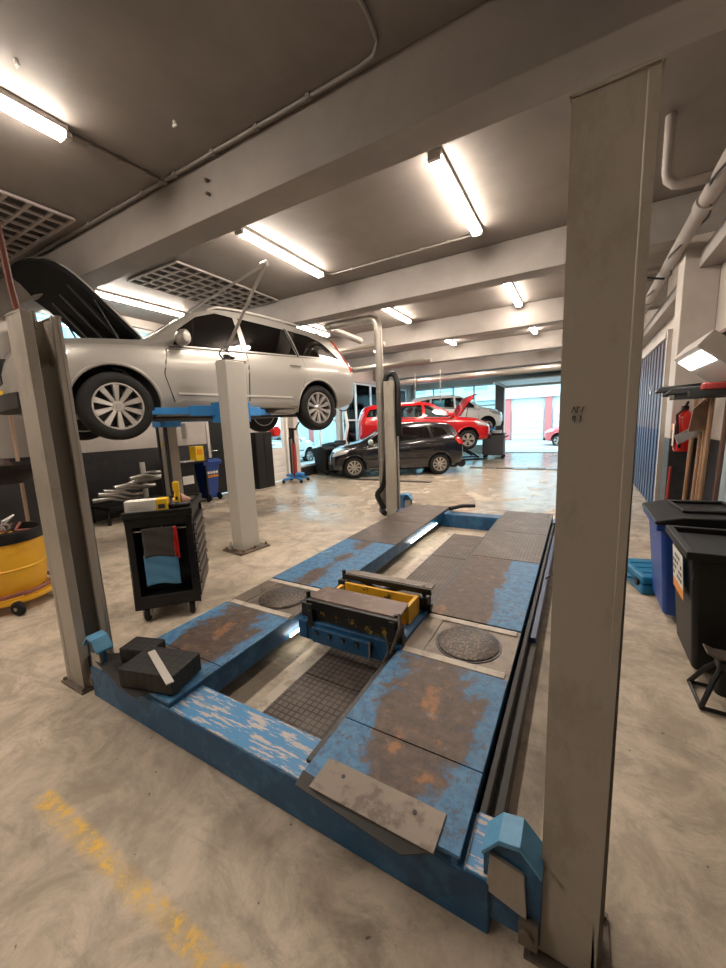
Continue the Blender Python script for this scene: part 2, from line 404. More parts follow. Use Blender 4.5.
# beams under the slab, conduit trims and pillar
for i,y in enumerate((-.5,2.38,5.27,8.15,11.05,13.95,16.6)):
    struct('trim_%d'%(i+1),MB().box(XL,XR,y,y+.27,3.24,ZC),M['beam'],bevel=.008)
struct('trim_8',MB().box(.86,XR,5.25,5.56,0,3.24),M['wall_left'],bevel=.01)
struct('trim_9',MB().box(.98,XR,YF,YB,2.92,3.08),M['beam'],bevel=.008)
0 and struct('trim_10',MB().box(.86,XR,10.95,11.3,0,3.24),M['wall_left'],bevel=.01)
for k,y in ((11,8.62),(12,11.05)): struct('trim_%d'%k,MB().box(XL,XL+.16,y,y+.2,0,3.24),M['wall'],bevel=.006)
struct('trim_13',MB().box(-3.3,-2.95,YB-.12,YB+.02,0,3.1),mat('grey_steel_column',(.13,.115,.11),.5,.3),bevel=.01)

# windows
def window(n,axis,pos,u0,u1,z0,z1,nu,nz,fr=.06,th=.07,blue=None):
    f=MB()
    def seg(a,b,c,d):
        if axis=='x': f.box(pos-th/2,pos+th/2,a,b,c,d)
        else: f.box(a,b,pos-th/2,pos+th/2,c,d)
    for i in range(nu+1):
        u=u0+(u1-u0-fr)*i/nu; seg(u,u+fr,z0,z1)
    for j in range(nz+1):
        z=z0+(z1-z0-fr)*j/nz; seg(u0,u1,z,z+fr)
    root=struct('window_%d'%n,f,M['white_alu'],bevel=.004)
    g=MB()
    if axis=='x': g.box(pos-.006,pos+.006,u0+.01,u1-.01,z0+.01,z1-.01)
    else: g.box(u0+.01,u1-.01,pos-.006,pos+.006,z0+.01,z1-.01)
    obj('pane',g,M['glass'],root)
window(1,'x',XL-.12,9.0,17.6,.28,3.1,7,2)
window(2,'x',XL-.12,2.8,4.9,2.72,3.5,3,1)
window(3,'y',YB+.12,XL+.1,-3.3,.3,3.1,4,3)
# dark glazed door and white panelled door in the left wall
def door(n,y0,y1,white):
    m=M['white'] if white else M['alu']
    f=MB(); X0=XL-.16; X1=XL+.02
    f.box(X0,X1,y0,y0+.07,0,2.1); f.box(X0,X1,y1-.07,y1,0,2.1); f.box(X0,X1,y0,y1,2.03,2.1)
    root=struct('door_%d'%n,f,m,bevel=.004)
    l=MB(); a,b=y0+.07,y1-.07
    if white:
        l.box(X0+.05,X0+.1,a,b,0.02,.95); l.box(X0+.05,X0+.1,a,a+.1,.95,2.03); l.box(X0+.05,X0+.1,b-.1,b,.95,2.03); l.box(X0+.05,X0+.1,a,b,1.9,2.03)
        for k in range(5): l.box(X0+.1,X0+.112,a+.03,b-.03,.1+k*.17,.22+k*.17)
        obj('leaf',l,M['card'],root,bevel=.003); obj('pane',MB().box(X0+.06,X0+.08,a+.1,b-.1,.95,1.9),M['glass'],root)
    else:
        l.box(X0+.05,X0+.1,a,b,.02,2.03); obj('leaf',l,M['dark_metal'],root,bevel=.003)
    h=MB(); h.cyl((X0+.1,a+.06,1.05),(X0+.17,a+.06,1.05),.012); h.cyl((X0+.165,a+.06,1.05),(X0+.165,a+.2,1.05),.011); h.box(X0+.1,X0+.11,a+.035,a+.085,.93,1.17)
    obj('handle',h,M['chrome'],root)
door(1,5.75,6.6,False); door(2,7.68,8.52,True)

# ------------------------------------------------------------------ ceiling lights
def make_light(label,x,y0,y1,z=ZC,group='fluorescent ceiling lamps'):
    L=y1-y0; t=thing('ceiling_light',label,'ceiling light',(x,(y0+y1)/2,z-.085),0,group)
    obj('housing',MB().box(-.055,.055,-L/2,L/2,.045,.085),M['lamp_body'],t,bevel=.006)
    prof=[(-.05,.045),(-.048,.018),(-.03,.003),(0,0),(.03,.003),(.048,.018),(.05,.045)]
    obj('diffuser',MB().prism(prof,-L/2+.02,L/2-.02,'y'),M['tube'],t)
    for s in (-1,1):
        obj('end_cap',MB().box(-.053,.053,s*L/2-.02,s*L/2+.02,.002,.05),M['lamp_body'],t,bevel=.004)
    return t
l0=make_light('lit ceiling lamp over the post nearest the left picture edge, cut by the frame',-3.25,.15,1.63)
for lab,x,y0 in [('lit ceiling lamp above the silver car roof, just behind the first beam',-3.25,3.22),
    ('lit ceiling lamp hanging nearest the tall post in front, right of the centre',-1.1,3.27),
    ('lit ceiling lamp half hidden behind the raised bonnet of the silver car',-6.35,3.25),
    ('short looking lit ceiling lamp beyond the second beam, beside the tall front post',-1.08,6.55),
    ('lit ceiling lamp above the elbow of the exhaust pipe beyond the second beam',-3.2,6.3),
    ('small lit ceiling lamp just above the tail of the silver car',-5.2,6.2),
    ('small lit lamp seen right of the exhaust pipe, beyond the third beam',-3.1,9.3),
    ('small lit lamp beyond the third beam beside the tall front post',-1.06,9.3),
    ('tiny lit lamp seen just left of the exhaust pipe beyond the third beam',-5.2,8.95)]:
    dup(l0,lab,loc=(x,y0+.74,ZC-.085))
for x,y in ((-6.3,-.5),(-3.25,-1.7)):  # added fill lamps, out of view, to brighten the foreground floor
    dup(l0,'unseen ceiling lamp added behind the camera as fill light',loc=(x,y,ZC-.085))
for x,y in ((-3.1,12.4),(-1.06,12.4),(-5.2,12.4)):
    dup(l0,'far ceiling lamp beyond the fourth beam, above the red and white cars',loc=(x,y,ZC-.085))

# ------------------------------------------------------------------ conduits, grilles
def clips(mb,p0,p1,n,r=.02):
    p0,p1=Vector(p0),Vector(p1)
    for i in range(n):
        p=p0.lerp(p1,(i+.5)/n); mb.cbox((p.x,p.y,p.z+.004),(.035,.035,.04))
z=ZC-.016
c=MB(); c.tube([(-7.3,2.33,z),(-3.17,2.33,z),(-1.25,2.33,z),(-1.14,2.31,z),(-1.08,2.24,z),(-1.06,2.1,z),(-1.06,.6,z)],.013,8); clips(c,(-7,2.33,z),(-1.4,2.33,z),12); clips(c,(-1.06,2,z),(-1.06,1,z),2)
single('electrical_conduit',c,M['conduit'],'thin grey conduit clipped along the slab beside the nearest beam and bending to the camera','conduit')
c=MB(); c.tube([(-3.25,1.65,z),(-3.2,2.31,z)],.012,8); clips(c,(-3.25,1.7,z),(-3.2,2.3,z),3); c.cyl((-3.19,2.33,z-.02),(-3.19,2.33,ZC),.032,12)
single('electrical_conduit',c,M['conduit'],'short conduit from the left edge lamp to the junction on the nearest beam','conduit')
c=MB(); c.tube([(-3.22,4.72,z),(-3.15,4.85,z),(-1.2,4.85,z),(-1.12,4.78,z)],.013,8); clips(c,(-3.0,4.85,z),(-1.3,4.85,z),5)
single('electrical_conduit',c,M['conduit'],'conduit joining the two lamps between the first and second beams','conduit')
c=MB(); c.tube([(-3.28,.1,z),(-3.6,-.3,z)],.01,8); c.tube([(-1.06,7.9,z),(-1.06,8.12,z)],.012,8)
def grille(label,x0,x1,y0,y1,nx,ny):
    t=thing('ceiling_grille',label,'ceiling grille',((x0+x1)/2,(y0+y1)/2,ZC-.07),0,'open cell ceiling grilles')
    obj('backing',MB().box(x0,x1,y0,y1,ZC-.012,ZC-.001),M['grille_dark'],t,world=True)
    g=MB()
    for i in range(nx+1):
        x=x0+(x1-x0)*i/nx; g.box(x-.014,x+.014,y0,y1,ZC-.035,ZC-.012)
    for j in range(ny+1):
        y=y0+(y1-y0)*j/ny; g.box(x0,x1,y-.014,y+.014,ZC-.034,ZC-.012)
    obj('bars',g,M['grille_white'],t,world=True)
grille('open cell ceiling grille over the left wall, nearer the camera than the first beam',-6.9,-4.45,1.0,2.2,14,7)
grille('open cell ceiling grille above the silver car, beyond the first beam',-5.6,-4.5,3.35,5.2,6,10)
# small old fixings on the slab and beam
for i,(x,y,lab) in enumerate([(-2.55,2.0,'small white wall plug stub in the slab right of the left edge lamp'),(-2.9,1.25,'small white stub high at the left picture edge')]):
    single('anchor_stub',MB().cyl((x,y,ZC-.03),(x,y,ZC),.012,8).box(x-.02,x+.02,y-.006,y+.006,ZC-.035,ZC-.02),M['white'],lab,'anchor')
b=MB()
for zz in (3.5,3.4): b.cyl((-2.7,2.375,zz),(-2.7,2.345,zz),.014,8)
single('anchor_bolts',b,M['steel_dirty'],'pair of small bolt heads on the face of the nearest beam','bolt')
cr=MB(); pts=[(.16,3.35),(.22,3.62),(.19,3.66),(.27,4.0),(.24,4.05),(.215,3.78),(.175,3.74)]
cr.prism(pts,ZC-.004,ZC-.0005); single('ceiling_crack',cr,M['ink'],'jagged dark crack in the slab right of the tall front post','crack')

# ------------------------------------------------------------------ pipes on the right
p=MB(); p.cyl((.80,-1,3.16),(.80,16.5,3.10),.06,16)
t=thing('drain_pipe','long grey round pipe running under the slab along the right wall','pipe',(.80,8,3.1))
obj('pipe',p,M['pipe_paint'],t,world=True)
for y in (1.4,4.2,7.2,10.2):
    obj('coupling',MB().cyl((.80,y,3.155-.0035*y),(.80,y+.14,3.155-.0035*y),.074,16),M['pipe_paint'],t,world=True)
k=MB(); k.tube([(.80+.06*math.cos(a*.5),3.0+a*.12,3.10+.02*math.sin(a)) for a in range(0,52)],.009,6)
obj('cable',k,M['black'],t,world=True)
def upipe(label,x,y):
    q=MB(); q.tube([(x-.29,y,ZC),(x-.29,y,ZC-.38),(x-.28,y,ZC-.43),(x-.24,y,ZC-.47),(x-.18,y,ZC-.485),(x,y,ZC-.49)],.034,12)
    single('branch_pipe',q,M['pipe_paint'],label,'pipe','branch pipes dropping from the slab')
upipe('nearer bent branch pipe dropping from the slab to the long right hand pipe',.78,3.9)
upipe('farther bent branch pipe dropping from the slab, next to the tall post',.78,5.9)
k=MB(); k.tube([(.8,5.95,3.06),(.6,5.9,3.1),(.35,5.9,3.12),(.1,5.9,3.12)],.012,6)
single('black_cable',k,M['black'],'thin black cable leaving the long right hand pipe towards the tall post','cable')
k=MB(); k.cyl((1.08,10.9,0),(1.08,10.9,2.92),.035,12)
single('downpipe',k,M['pipe_paint'],'thin vertical pipe on the right wall beside the blue strip curtain','pipe')

# plastic strip curtain on the right wall
t=thing('strip_curtain','blue translucent plastic strip curtain hanging on the right wall','curtain',(1.06,9.0,0))
obj('rail',MB().box(1.02,1.12,7.1,9.95,2.56,2.64),M['alu'],t,world=True)
for i in range(19):
    y=7.12+i*.145; obj('strip',MB().box(1.05+.012*(i%2),1.058+.012*(i%2),y,y+.165,.02,2.58),M['pvc'],t,world=True)
for i in range(1): obj('side_post',MB().box(1.03,1.13,7.02,7.09,0,2.66),M['alu'],t,world=True)
single('dark_blue_door_panel',MB().box(1.09,1.14,7.12,9.9,0,2.5),mat('navy_door',(.03,.06,.15),.35,var=.3),'dark blue door panel behind the plastic strips','door panel')
# white marks stuck on the curtain
e=MB(); e.sheet(lambda u,v:(1.035,8.1+.3*u,1.93+.12*math.sin(PI*u)*-1+.05*v),8,1)
single('curtain_mark',e,M['white'],'white curved mark stuck on the upper strip curtain','sticker')

# ------------------------------------------------------------------ outside
struct('trim_20',MB().box(-40,14,YB+.1,40,-.22,-.02).box(-40,XL-.3,-2,YB+.1,-.22,-.02),M['asphalt'])
t=thing('garage_building','pale building across the street with garage doors and brick piers','building',(-5,29.2,0))
f=MB(); f.box(-25,14,29.3,31,0,11)
obj('wall',f,M['facade'],t,world=True)
for i,x in enumerate((-22.5,-18,-13.6,-9.1,-4.75,-2.1,2.4,6.8)):
    obj('brick_pier',MB().box(x,x+.42,29.1,29.35,0,2.9),M['brick'],t,world=True)
for x0,x1 in ((-4.33,-2.1),(-1.68,2.4),(-8.68,-4.75),(-13.18,-9.1),(-17.6,-13.6)):
    d=MB(); d.box(x0+.1,x1-.1,29.2,29.28,0,2.15)
    for k in range(1,5): d.box(x0+.1,x1-.1,29.17,29.2,k*.43-.015,k*.43+.015)
    g_=obj('garage_door',d,M['gdoor'],t,world=True)
obj('band',MB().box(-25,14,29.0,29.35,2.9,3.15),M['alu'],t,world=True)
for i in range(16):
    for j in range(3):
        x=-24.5+i*2.4; z0=3.8+j*2.4
        obj('window',MB().box(x,x+1.7,29.2,29.32,z0,z0+1.5),mat('far_window_glass_%d_%d'%(i,j),(.32,.50,.58),.15),t,world=True)
t=thing('office_building','pale office building outside the left windows with rows of windows','building',(-26,10,0))
obj('wall',MB().box(-28,-26,-4,27,0,9),M['facade'],t,world=True)
wb=mat('blue_office_glass',(.30,.50,.60),.1,.3)
for i in range(10):
    for j in range(3):
        y=-2+i*2.9; z0=.9+j*2.8
        obj('window',MB().box(-26.02,-25.9,y,y+1.9,z0,z0+1.5),wb,t,world=True)
# rolled up sectional gate and duct near the far opening
t=thing('sectional_gate','pale sectional gate raised flat under the ceiling at the far opening','gate',(-.9,16.5,2.75))
for k in range(5):
    obj('gate_panel',MB().box(-2.85,1.0,15.6+k*.46,15.6+k*.46+.44,2.93,2.98),M['gdoor'],t,world=True)
for s in (-2.9,1.03): obj('track',MB().box(s-.03,s+.03,15.3,17.95,2.86,2.92),M['steel'],t,world=True)
obj('spring_shaft',MB().cyl((-2.95,17.8,3.03),(1.1,17.8,3.03),.05,12),M['steel'],t,world=True)
d=MB(); d.cyl((-6.8,13.4,3.0),(.9,13.4,3.02),.10,18)
single('ventilation_duct',d,M['duct'],'long round galvanised duct crossing below the far beams','duct')
d=MB(); d.cyl((-6.9,9.7,3.08),(-3.4,9.7,3.08),.06,12); d.cyl((-3.5,7.2,3.1),(-7.2,7.2,3.1),.05,12)
single('ceiling_pipes',d,M['duct'],'pair of thin pipes under the ceiling beyond the silver car','pipe')
d=MB(); d.cyl((-4.2,12.9,3.24),(-4.2,12.9,2.2),.02,8); d.cyl((-5.2,13.1,3.24),(-5.2,13.1,1.9),.02,8)
single('hanging_rods',d,M['steel'],'two thin rods hanging above the white car','rod')

# world and view
w=bpy.data.worlds.new('sky'); sc.world=w; w.use_nodes=True
bg=w.node_tree.nodes['Background']; bg.inputs[0].default_value=(.66,.90,1.0,1); bg.inputs[1].default_value=1.9
vs=sc.view_settings; vs.view_transform='Standard'; vs.look='None'; vs.gamma=1; vs.exposure=1.5
sc.cycles.max_bounces=7; sc.cycles.diffuse_bounces=4; sc.cycles.glossy_bounces=3; sc.cycles.transparent_max_bounces=12
sc.cycles.use_denoising=True; sc.cycles.sample_clamp_indirect=6
# ------------------------------------------------------------------ four-post alignment lift (foreground)
L=thing('vehicle_lift','blue and grey four post drive-on lift lowered to the concrete floor in the middle foreground','vehicle lift',(-1.27,3.1,0))
def W(name,mb,m,parent=L,bevel=.004,**k): return obj(name,mb,m,parent,bevel,world=(parent is L),**k)
def rel(mb,root):
    mb.bm.transform(Matrix.Translation(-root.location)); return mb
def c_post(x0,x1,y0,y1,h,open_dir,name='post'):
    """folded channel column; open_dir +1 opens to +x"""
    s=open_dir; a,b=(x0,x1) if s>0 else (x1,x0)   # a = closed back side, b = open side
    mb=MB(); t=.022
    lo,hi=min(a,b),max(a,b)
    mb.box(min(a,a+s*t),max(a,a+s*t),y0,y1,.012,h)                # web
    mb.box(lo,hi,y0,y0+t,.012,h); mb.box(lo,hi,y1-t,y1,.012,h)    # flanges
    for yy in (y0,y1-.05): mb.box(min(b,b-s*t),max(b,b-s*t),yy,yy+.05,.012,h)  # lips
    return mb
def post(x0,x1,y0,y1,h,s,label=None):
    p=W('post',c_post(x0,x1,y0,y1,h,s),M['post'],bevel=.005)
    if label: p['label']=label
    mx=(x0+x1)/2
    q=MB(); q.box(min(mx-.03,mx+.03*s),max(mx-.03,mx+.03*s),y0+.055,y1-.028,.012,h-.26); obj('ladder_bar',rel(q,L),M['post_inner'],p)
    q=MB(); q.box(x0-.035,x1+.035,y0-.03,y1+.03,0,.014); obj('base_plate',rel(q,L),M['steel_dirty'],p,bevel=.002)
    q=MB()
    for dx in (x0-.02,x1+.02):
        for dy in (y0-.012,y1+.012): q.cyl((dx,dy,.012),(dx,dy,.03),.010,6)
    obj('anchor_bolts',rel(q,L),M['steel_dirty'],p)
    q=MB(); q.box(x0,x1,y0,y0+.03,h-.002,h+.006); q.box(x0,x1,y1-.03,y1,h-.002,h+.006); q.cyl((mx,(y0+y1)/2,h-.06),(mx,(y0+y1)/2,h+.03),.014,8)
    obj('top_plate',rel(q,L),M['post'],p,bevel=.002)
    return p
post(-2.69,-2.50,.92,1.10,2.15,1)
post(-.04,.102,.955,1.11,2.12,-1,'tall beige grey steel post close to the camera')
post(-2.70,-2.53,5.45,5.62,2.15,1)
post(-.04,.125,5.45,5.62,2.15,-1)
# crossbeams
for y0,y1,m2 in ((.925,1.12,'blue_chip'),(5.16,5.36,'blue')):
    cb=W('crossbeam',MB().box(-2.40,-.17,y0,y1,.0,.185),M['blue'],bevel=.008)
    obj('worn_top',rel(MB().box(-1.66,-.86,y0+.005,y1-.005,.184,.190),L),M[m2],cb)
    obj('end_cap',rel(MB().box(-.24,-.172,y0+.004,y1-.004,.184,.196),L),M['blue_chip'],cb,bevel=.003)
def carriage(s,x,y,x2):
    # folded blue carriage plate embracing the post
    c=MB(); ri=MB(); poly=[(x,.05),(x,.30),(x+s*.045,.36),(x+s*.10,.37),(x+s*.155,.31),(x+s*.155,.05)]
    c.prism(poly,y,y+.02,'y'); 
    # folded rim on top
    pts=[(x,.30),(x+s*.045,.36),(x+s*.10,.37),(x+s*.155,.31)]
    for a,b in zip(pts[:-1],pts[1:]): c.bar((a[0],y+.03,a[1]),(b[0],y+.03,b[1]),.09,.016,up=(0,1,0)) if 0 else ri.hexa([(a[0],y-.03,a[1]-.008),(b[0],y-.03,b[1]-.008),(b[0],y+.06,b[1]-.008),(a[0],y+.06,a[1]-.008),(a[0],y-.03,a[1]+.008),(b[0],y-.03,b[1]+.008),(b[0],y+.06,b[1]+.008),(a[0],y+.06,a[1]+.008)])
    o=W('carriage',c,M['blue'],bevel=.003); obj('folded_rim',rel(ri,L),M['blue_edge'],o,bevel=.003)
    obj('cover_plate',rel(MB().prism([(x+s*.01,.16),(x+s*.02,.29),(x+s*.11,.27),(x+s*.12,.13)],y-.012,y,'y'),L),M['post'],o,bevel=.002)
    obj('roller_block',rel(MB().box(min(x+s*.10,x+s*.15),max(x+s*.10,x+s*.15),y-.02,y+.02,.05,.13).cyl((x+s*.12,y-.03,.09),(x+s*.12,y+.03,.09),.02,12),L),M['steel_dirty'],o,bevel=.002)
carriage(1,-.19,.94,0); carriage(-1,-2.28,.95,0)
carriage(1,-.19,5.5,0); carriage(-1,-2.28,5.5,0)
c=MB(); c.box(-2.50,-2.24,.96,1.04,.06,.20); W('beam_end',c,M['greasy']); c=MB(); c.box(-.24,-.05,.98,1.04,.06,.16); W('beam_end',c,M['greasy'])
# runways
def runway(x0,x1,y0,y1,label):
    cx=(x0+x1)/2
    # deck plates in the runway's own frame (origin at deck centre line, y from y0)
    def deck(a,b,mt,nm='deck_plate',z=.222,x0_=None,x1_=None):
        mb=MB().box((x0_ or x0)-cx,(x1_ or x1)-cx,a-y0,b-y0,z-.012,z)
        o=obj(nm,mb,mt,None,.002); return o
    body=MB(); body.box(x0+.004,x0+.03,y0,y1,.085,.212); body.box(x1-.03,x1-.004,y0,y1,.085,.212)
    body.box(x0+.03,x1-.03,y0,y0+.03,.1,.21); body.box(x0+.03,x1-.03,y1-.03,y1,.1,.21); body.box(x0+.03,x1-.03,y0,y1,.19,.208)
    r=W('runway',body,M['blue'],bevel=.006); 
    segs=[(y0,1.74,M['runway']),(2.28,3.92,M['runway']),(3.93,4.62,M['tread']),(4.63,y1,M['tread'])]
    first=True
    def put(o):
        o.parent=r; o.location=Vector((cx,y0,0))-L.location
    put(deck(y0,1.235,M['runway'])); put(deck(1.24,1.80,M['runway'])); put(deck(2.30,3.52,M['runway_blue'] if x0<-1 else M['runway_half'])); put(deck(3.525,4.45,M['tread'],z=.224)); put(deck(4.455,y1,M['tread'],z=.224))
    # turntable bay
    put(deck(1.805,2.295,M['steel_dirty'],'turntable_bed',z=.214))
    for a,b in ((1.81,1.86),(2.235,2.285)): put(deck(a,b,M['pale_strip'],'spacer_strip',z=.221,x0_=x0+.02,x1_=x1-.02))
    put(deck(1.86,2.235,M['steel_dirty'],'side_plate',z=.219,x1_=x0+.13))
    tt=MB(); tt.lathe([(0,.226),(.165,.226),(.172,.222),(.172,.208),(0,.208)],48,o=(cx+.04-L.location.x,2.045-L.location.y,0))
    obj('turntable',tt,M['tread_disc'],r)
    tt=MB(); tt.lathe([(.172,.206),(.172,.218),(.186,.218),(.186,.206)],48,closed=True,o=(cx+.04-L.location.x,2.045-L.location.y,0))
    obj('turntable_ring',tt,M['greasy'],r)
    return r
g=NG('turntable_dimpled_steel'); v=g.N.new('ShaderNodeTexVoronoi'); v.inputs['Scale'].default_value=55; g.L.new(g.co,v.inputs['Vector'])
n=g.noise(8,7,.7); cc=g.mix(g.ramp(v.outputs['Distance'],.2,.5),(.17,.13,.105),(.06,.048,.04)); cc=g.mix(g.math('MULTIPLY',g.ramp(n,.5,.7),.5),cc,(.20,.12,.07)); g.bump(v.outputs['Distance'],.6,-.003); M['tread_disc']=g.out(cc,.45,.4)
rr=runway(-.85,-.255,.93,5.5,''); rl=runway(-2.27,-1.655,.93,5.5,'')
# approach plate of the right runway with its bent front lip
p=MB(); p.box(-.79,-.325,.895,1.03,.223,.229); pl=W('stop_plate',p,M['steel_dirty'],bevel=.002)
q=MB(); q.hexa([(-.855,.895,.20),(-.42,.865,.20),(-.33,.90,.222),(-.85,.94,.222),(-.855,.895,.204),(-.42,.865,.204),(-.33,.90,.227),(-.85,.94,.227)]); obj('bent_lip',rel(q,L),M['rail_dark'],pl)
q=MB()
for x in (-.70,-.42): q.cyl((x,.985,.228),(x,.985,.2305),.008,10)
obj('bolt_holes',rel(q,L),M['ink'],pl)
p=MB(); p.prism([(-2.44,.97),(-2.40,.945),(-1.98,.875),(-1.84,.87),(-1.78,.96),(-2.30,1.05)],.223,.229); W('stop_plate',p,M['rail_dark'],bevel=.002)
# side rails and cables on the right hand side
W('side_rail',MB().box(-.245,-.175,1.08,5.3,.02,.11).box(-.245,-.22,1.08,5.3,.11,.17),M['rail_dark'])
W('side_rail',MB().box(-.215,-.18,2.4,5.3,.10,.14),mat('navy_hose',(.02,.05,.16),.4))
k=MB(); k.tube([(-.2,3.4,.14),(-.12,3.45,.20),(-.02,3.5,.22),(.02,3.42,.2)],.006,6); W('cable_loop',k,M['black'],bevel=0)
# inner jack rails
for x in (-.865,): W('jack_rail',MB().box(x-.022,x+.022,1.0,5.2,.165,.205),M['greasy'])
# work lamps under the left runway
W('runway_lamp',MB().cyl((-1.635,3.9,.135),(-1.635,4.8,.135),.009,10),mat('runway_lamp_glow',(.9,.9,.85),.4,emit=(1,.92,.75),es=5),bevel=0)
W('runway_lamp',MB().cyl((-1.635,1.78,.115),(-1.635,1.93,.115),.010,10),bpy.data.materials['runway_lamp_glow'],bevel=0)
# rear ramps
for x0,x1 in ((-.82,-.29),(-2.24,-1.69)):
    W('ramp',MB().hexa([(x0,5.52,.0),(x1,5.52,.0),(x1,5.95,.0),(x0,5.95,.0),(x0,5.52,.21),(x1,5.52,.21),(x1,5.95,.03),(x0,5.95,.03)]),M['steel_dirty'])
k=MB(); k.tube([(-1.6,5.3,.24),(-1.45,5.45,.26),(-1.30,5.55,.25)],.03,8); W('hose_end',k,M['black'],bevel=0)

# ------------------------------------------------------------------ rolling jack between the runways
J=thing('rolling_jack','blue and yellow scissor jack riding between the two lift runways','jack',(-1.255,2.05,.1))
def JJ(n,mb,m,parent=J,bevel=.004): return obj(n,mb,m,parent,bevel,world=(parent is J))
def jr(mb): mb.bm.transform(Matrix.Translation(-J.location)); return mb
b=JJ('base_beam',MB().box(-1.58,-.90,1.81,1.93,.11,.245).box(-1.60,-.90,2.26,2.36,.12,.26).box(-1.62,-1.55,1.80,2.36,.12,.24).box(-.95,-.885,1.80,2.36,.12,.24),M['blue'])
for x in (-1.46,-1.36,-1.26,-1.16): obj('bolt',jr(MB().cyl((x,1.785,.19),(x,1.80,.19),.018,12).cyl((x,1.775,.19),(x,1.787,.19),.009,8)),M['steel_dirty'],b)
JJ('lower_guard',MB().box(-1.5,-1.08,1.785,1.81,.12,.22),M['blue'])
JJ('greasy_front',MB().box(-1.52,-.93,1.835,1.86,.245,.345).box(-1.54,-1.50,1.80,1.86,.2,.37).box(-.95,-.91,1.80,1.86,.16,.38),M['yellow_grease'])
t1=JJ('lifting_plate',MB().prism([(-1.56,1.87),(-1.53,1.84),(-.93,1.84),(-.90,1.87),(-.92,2.03),(-1.54,2.03)],.385,.397),M['plate_brown'])
t1['label']='rusty brown flat lifting plate'
obj('plate_edge',jr(MB().box(-1.55,-.90,1.81,1.845,.33,.390)),M['greasy'],t1,bevel=.003)
t2=JJ('lifting_plate',MB().box(-1.54,-.86,2.28,2.36,.385,.40),M['steel_dirty'])
obj('plate_edge',jr(MB().box(-1.54,-.86,2.265,2.285,.355,.395)),M['greasy'],t2,bevel=.003)
JJ('yellow_frame',MB().box(-1.50,-.93,2.20,2.225,.17,.36).box(-1.55,-1.52,2.03,2.225,.17,.33).box(-.955,-.93,2.05,2.225,.13,.36),M['yellow_paint'])
JJ('tray',MB().box(-1.54,-.95,2.0,2.24,.15,.17),M['yellow_paint'])
for y in (1.875,1.97,2.3): JJ('scissor_arm',MB().bar((-1.5,y,.22),(-1.05,y,.37),.03,.04,up=(0,1,0)).bar((-1.5,y+.03,.37),(-1.05,y+.03,.22),.03,.04,up=(0,1,0)),M['yellow_paint' if y<1.9 else 'greasy'])
JJ('cylinder_ram',MB().cyl((-1.45,2.12,.24),(-1.05,2.12,.29),.035,16).cyl((-1.08,2.12,.29),(-.98,2.12,.30),.02,12),M['greasy'])
for x,y in ((-.93,1.86),(-.92,2.3),(-1.60,1.9),(-1.58,2.32)):
    JJ('roller_bracket',MB().box(x-.035,x+.035,y-.04,y+.04,.20,.33).cyl((x-.05,y,.25),(x+.05,y,.25),.03,14).cyl((x,y,.33),(x,y,.402),.016,8),M['greasy'])
k=MB(); k.tube([(-1.08,1.80,.22),(-1.05,1.74,.14),(-.98,1.74,.12),(-.95,1.79,.2),(-.97,1.80,.3)],.007,8); JJ('hose',k,M['steel_dirty'],bevel=0)
k=MB(); k.tube([(-.90,1.84,.42),(-.88,1.80,.36),(-.90,1.77,.28),(-.93,1.78,.2)],.010,8); JJ('safety_latch',k,M['steel_dirty'],bevel=0)

J.location.x+=.045
# things resting on the decks
def block(label,c,d,rz):
    t=MB().box(-d[0]/2,d[0]/2,-d[1]/2,d[1]/2,0,d[2]); o=obj('rubber_block',t,M['rubber'],None,.008); o.location=c; o.rotation_euler=(0,0,rz)
    return setprops(o,label,'rubber block','rubber blocks on the left runway')
block('larger black ribbed rubber block under the metal strip on the left runway',(-1.85,1.02,.233),(.33,.21,.10),.25)
block('smaller black rubber block behind the larger one, next to the left front post',(-2.13,1.09,.233),(.20,.13,.08),.3)
st=MB().cbox((0,0,0),(.34,.035,.006)); o=obj('metal_strip',st,M['alu'],None,.001); o.location=(-1.79,.985,.338); o.rotation_euler=(0,.03,-.32); setprops(o,'bright flat metal strip lying across the larger rubber block','metal strip')

# floor mats and edge strip in the pit between runways
for i,(a,b) in enumerate(((1.14,1.62),(1.63,2.7),(2.71,3.9),(3.91,4.8))):
    single('rubber_mat',MB().box(-1.395,-.93,a,b,.001,.02),M['mat_grid'],['dark gridded floor mat nearest the front crossbeam','dark gridded floor mat under the rolling jack','dark gridded floor mat just behind the rolling jack','dark gridded floor mat nearest the rear crossbeam'][i],'floor mat','gridded mats between the runways',bevel=.003)
single('edge_strip',MB().box(-1.475,-1.405,1.14,4.9,.001,.012),M['pale_strip'],'long pale metal strip along the left side of the gridded mats','floor strip')

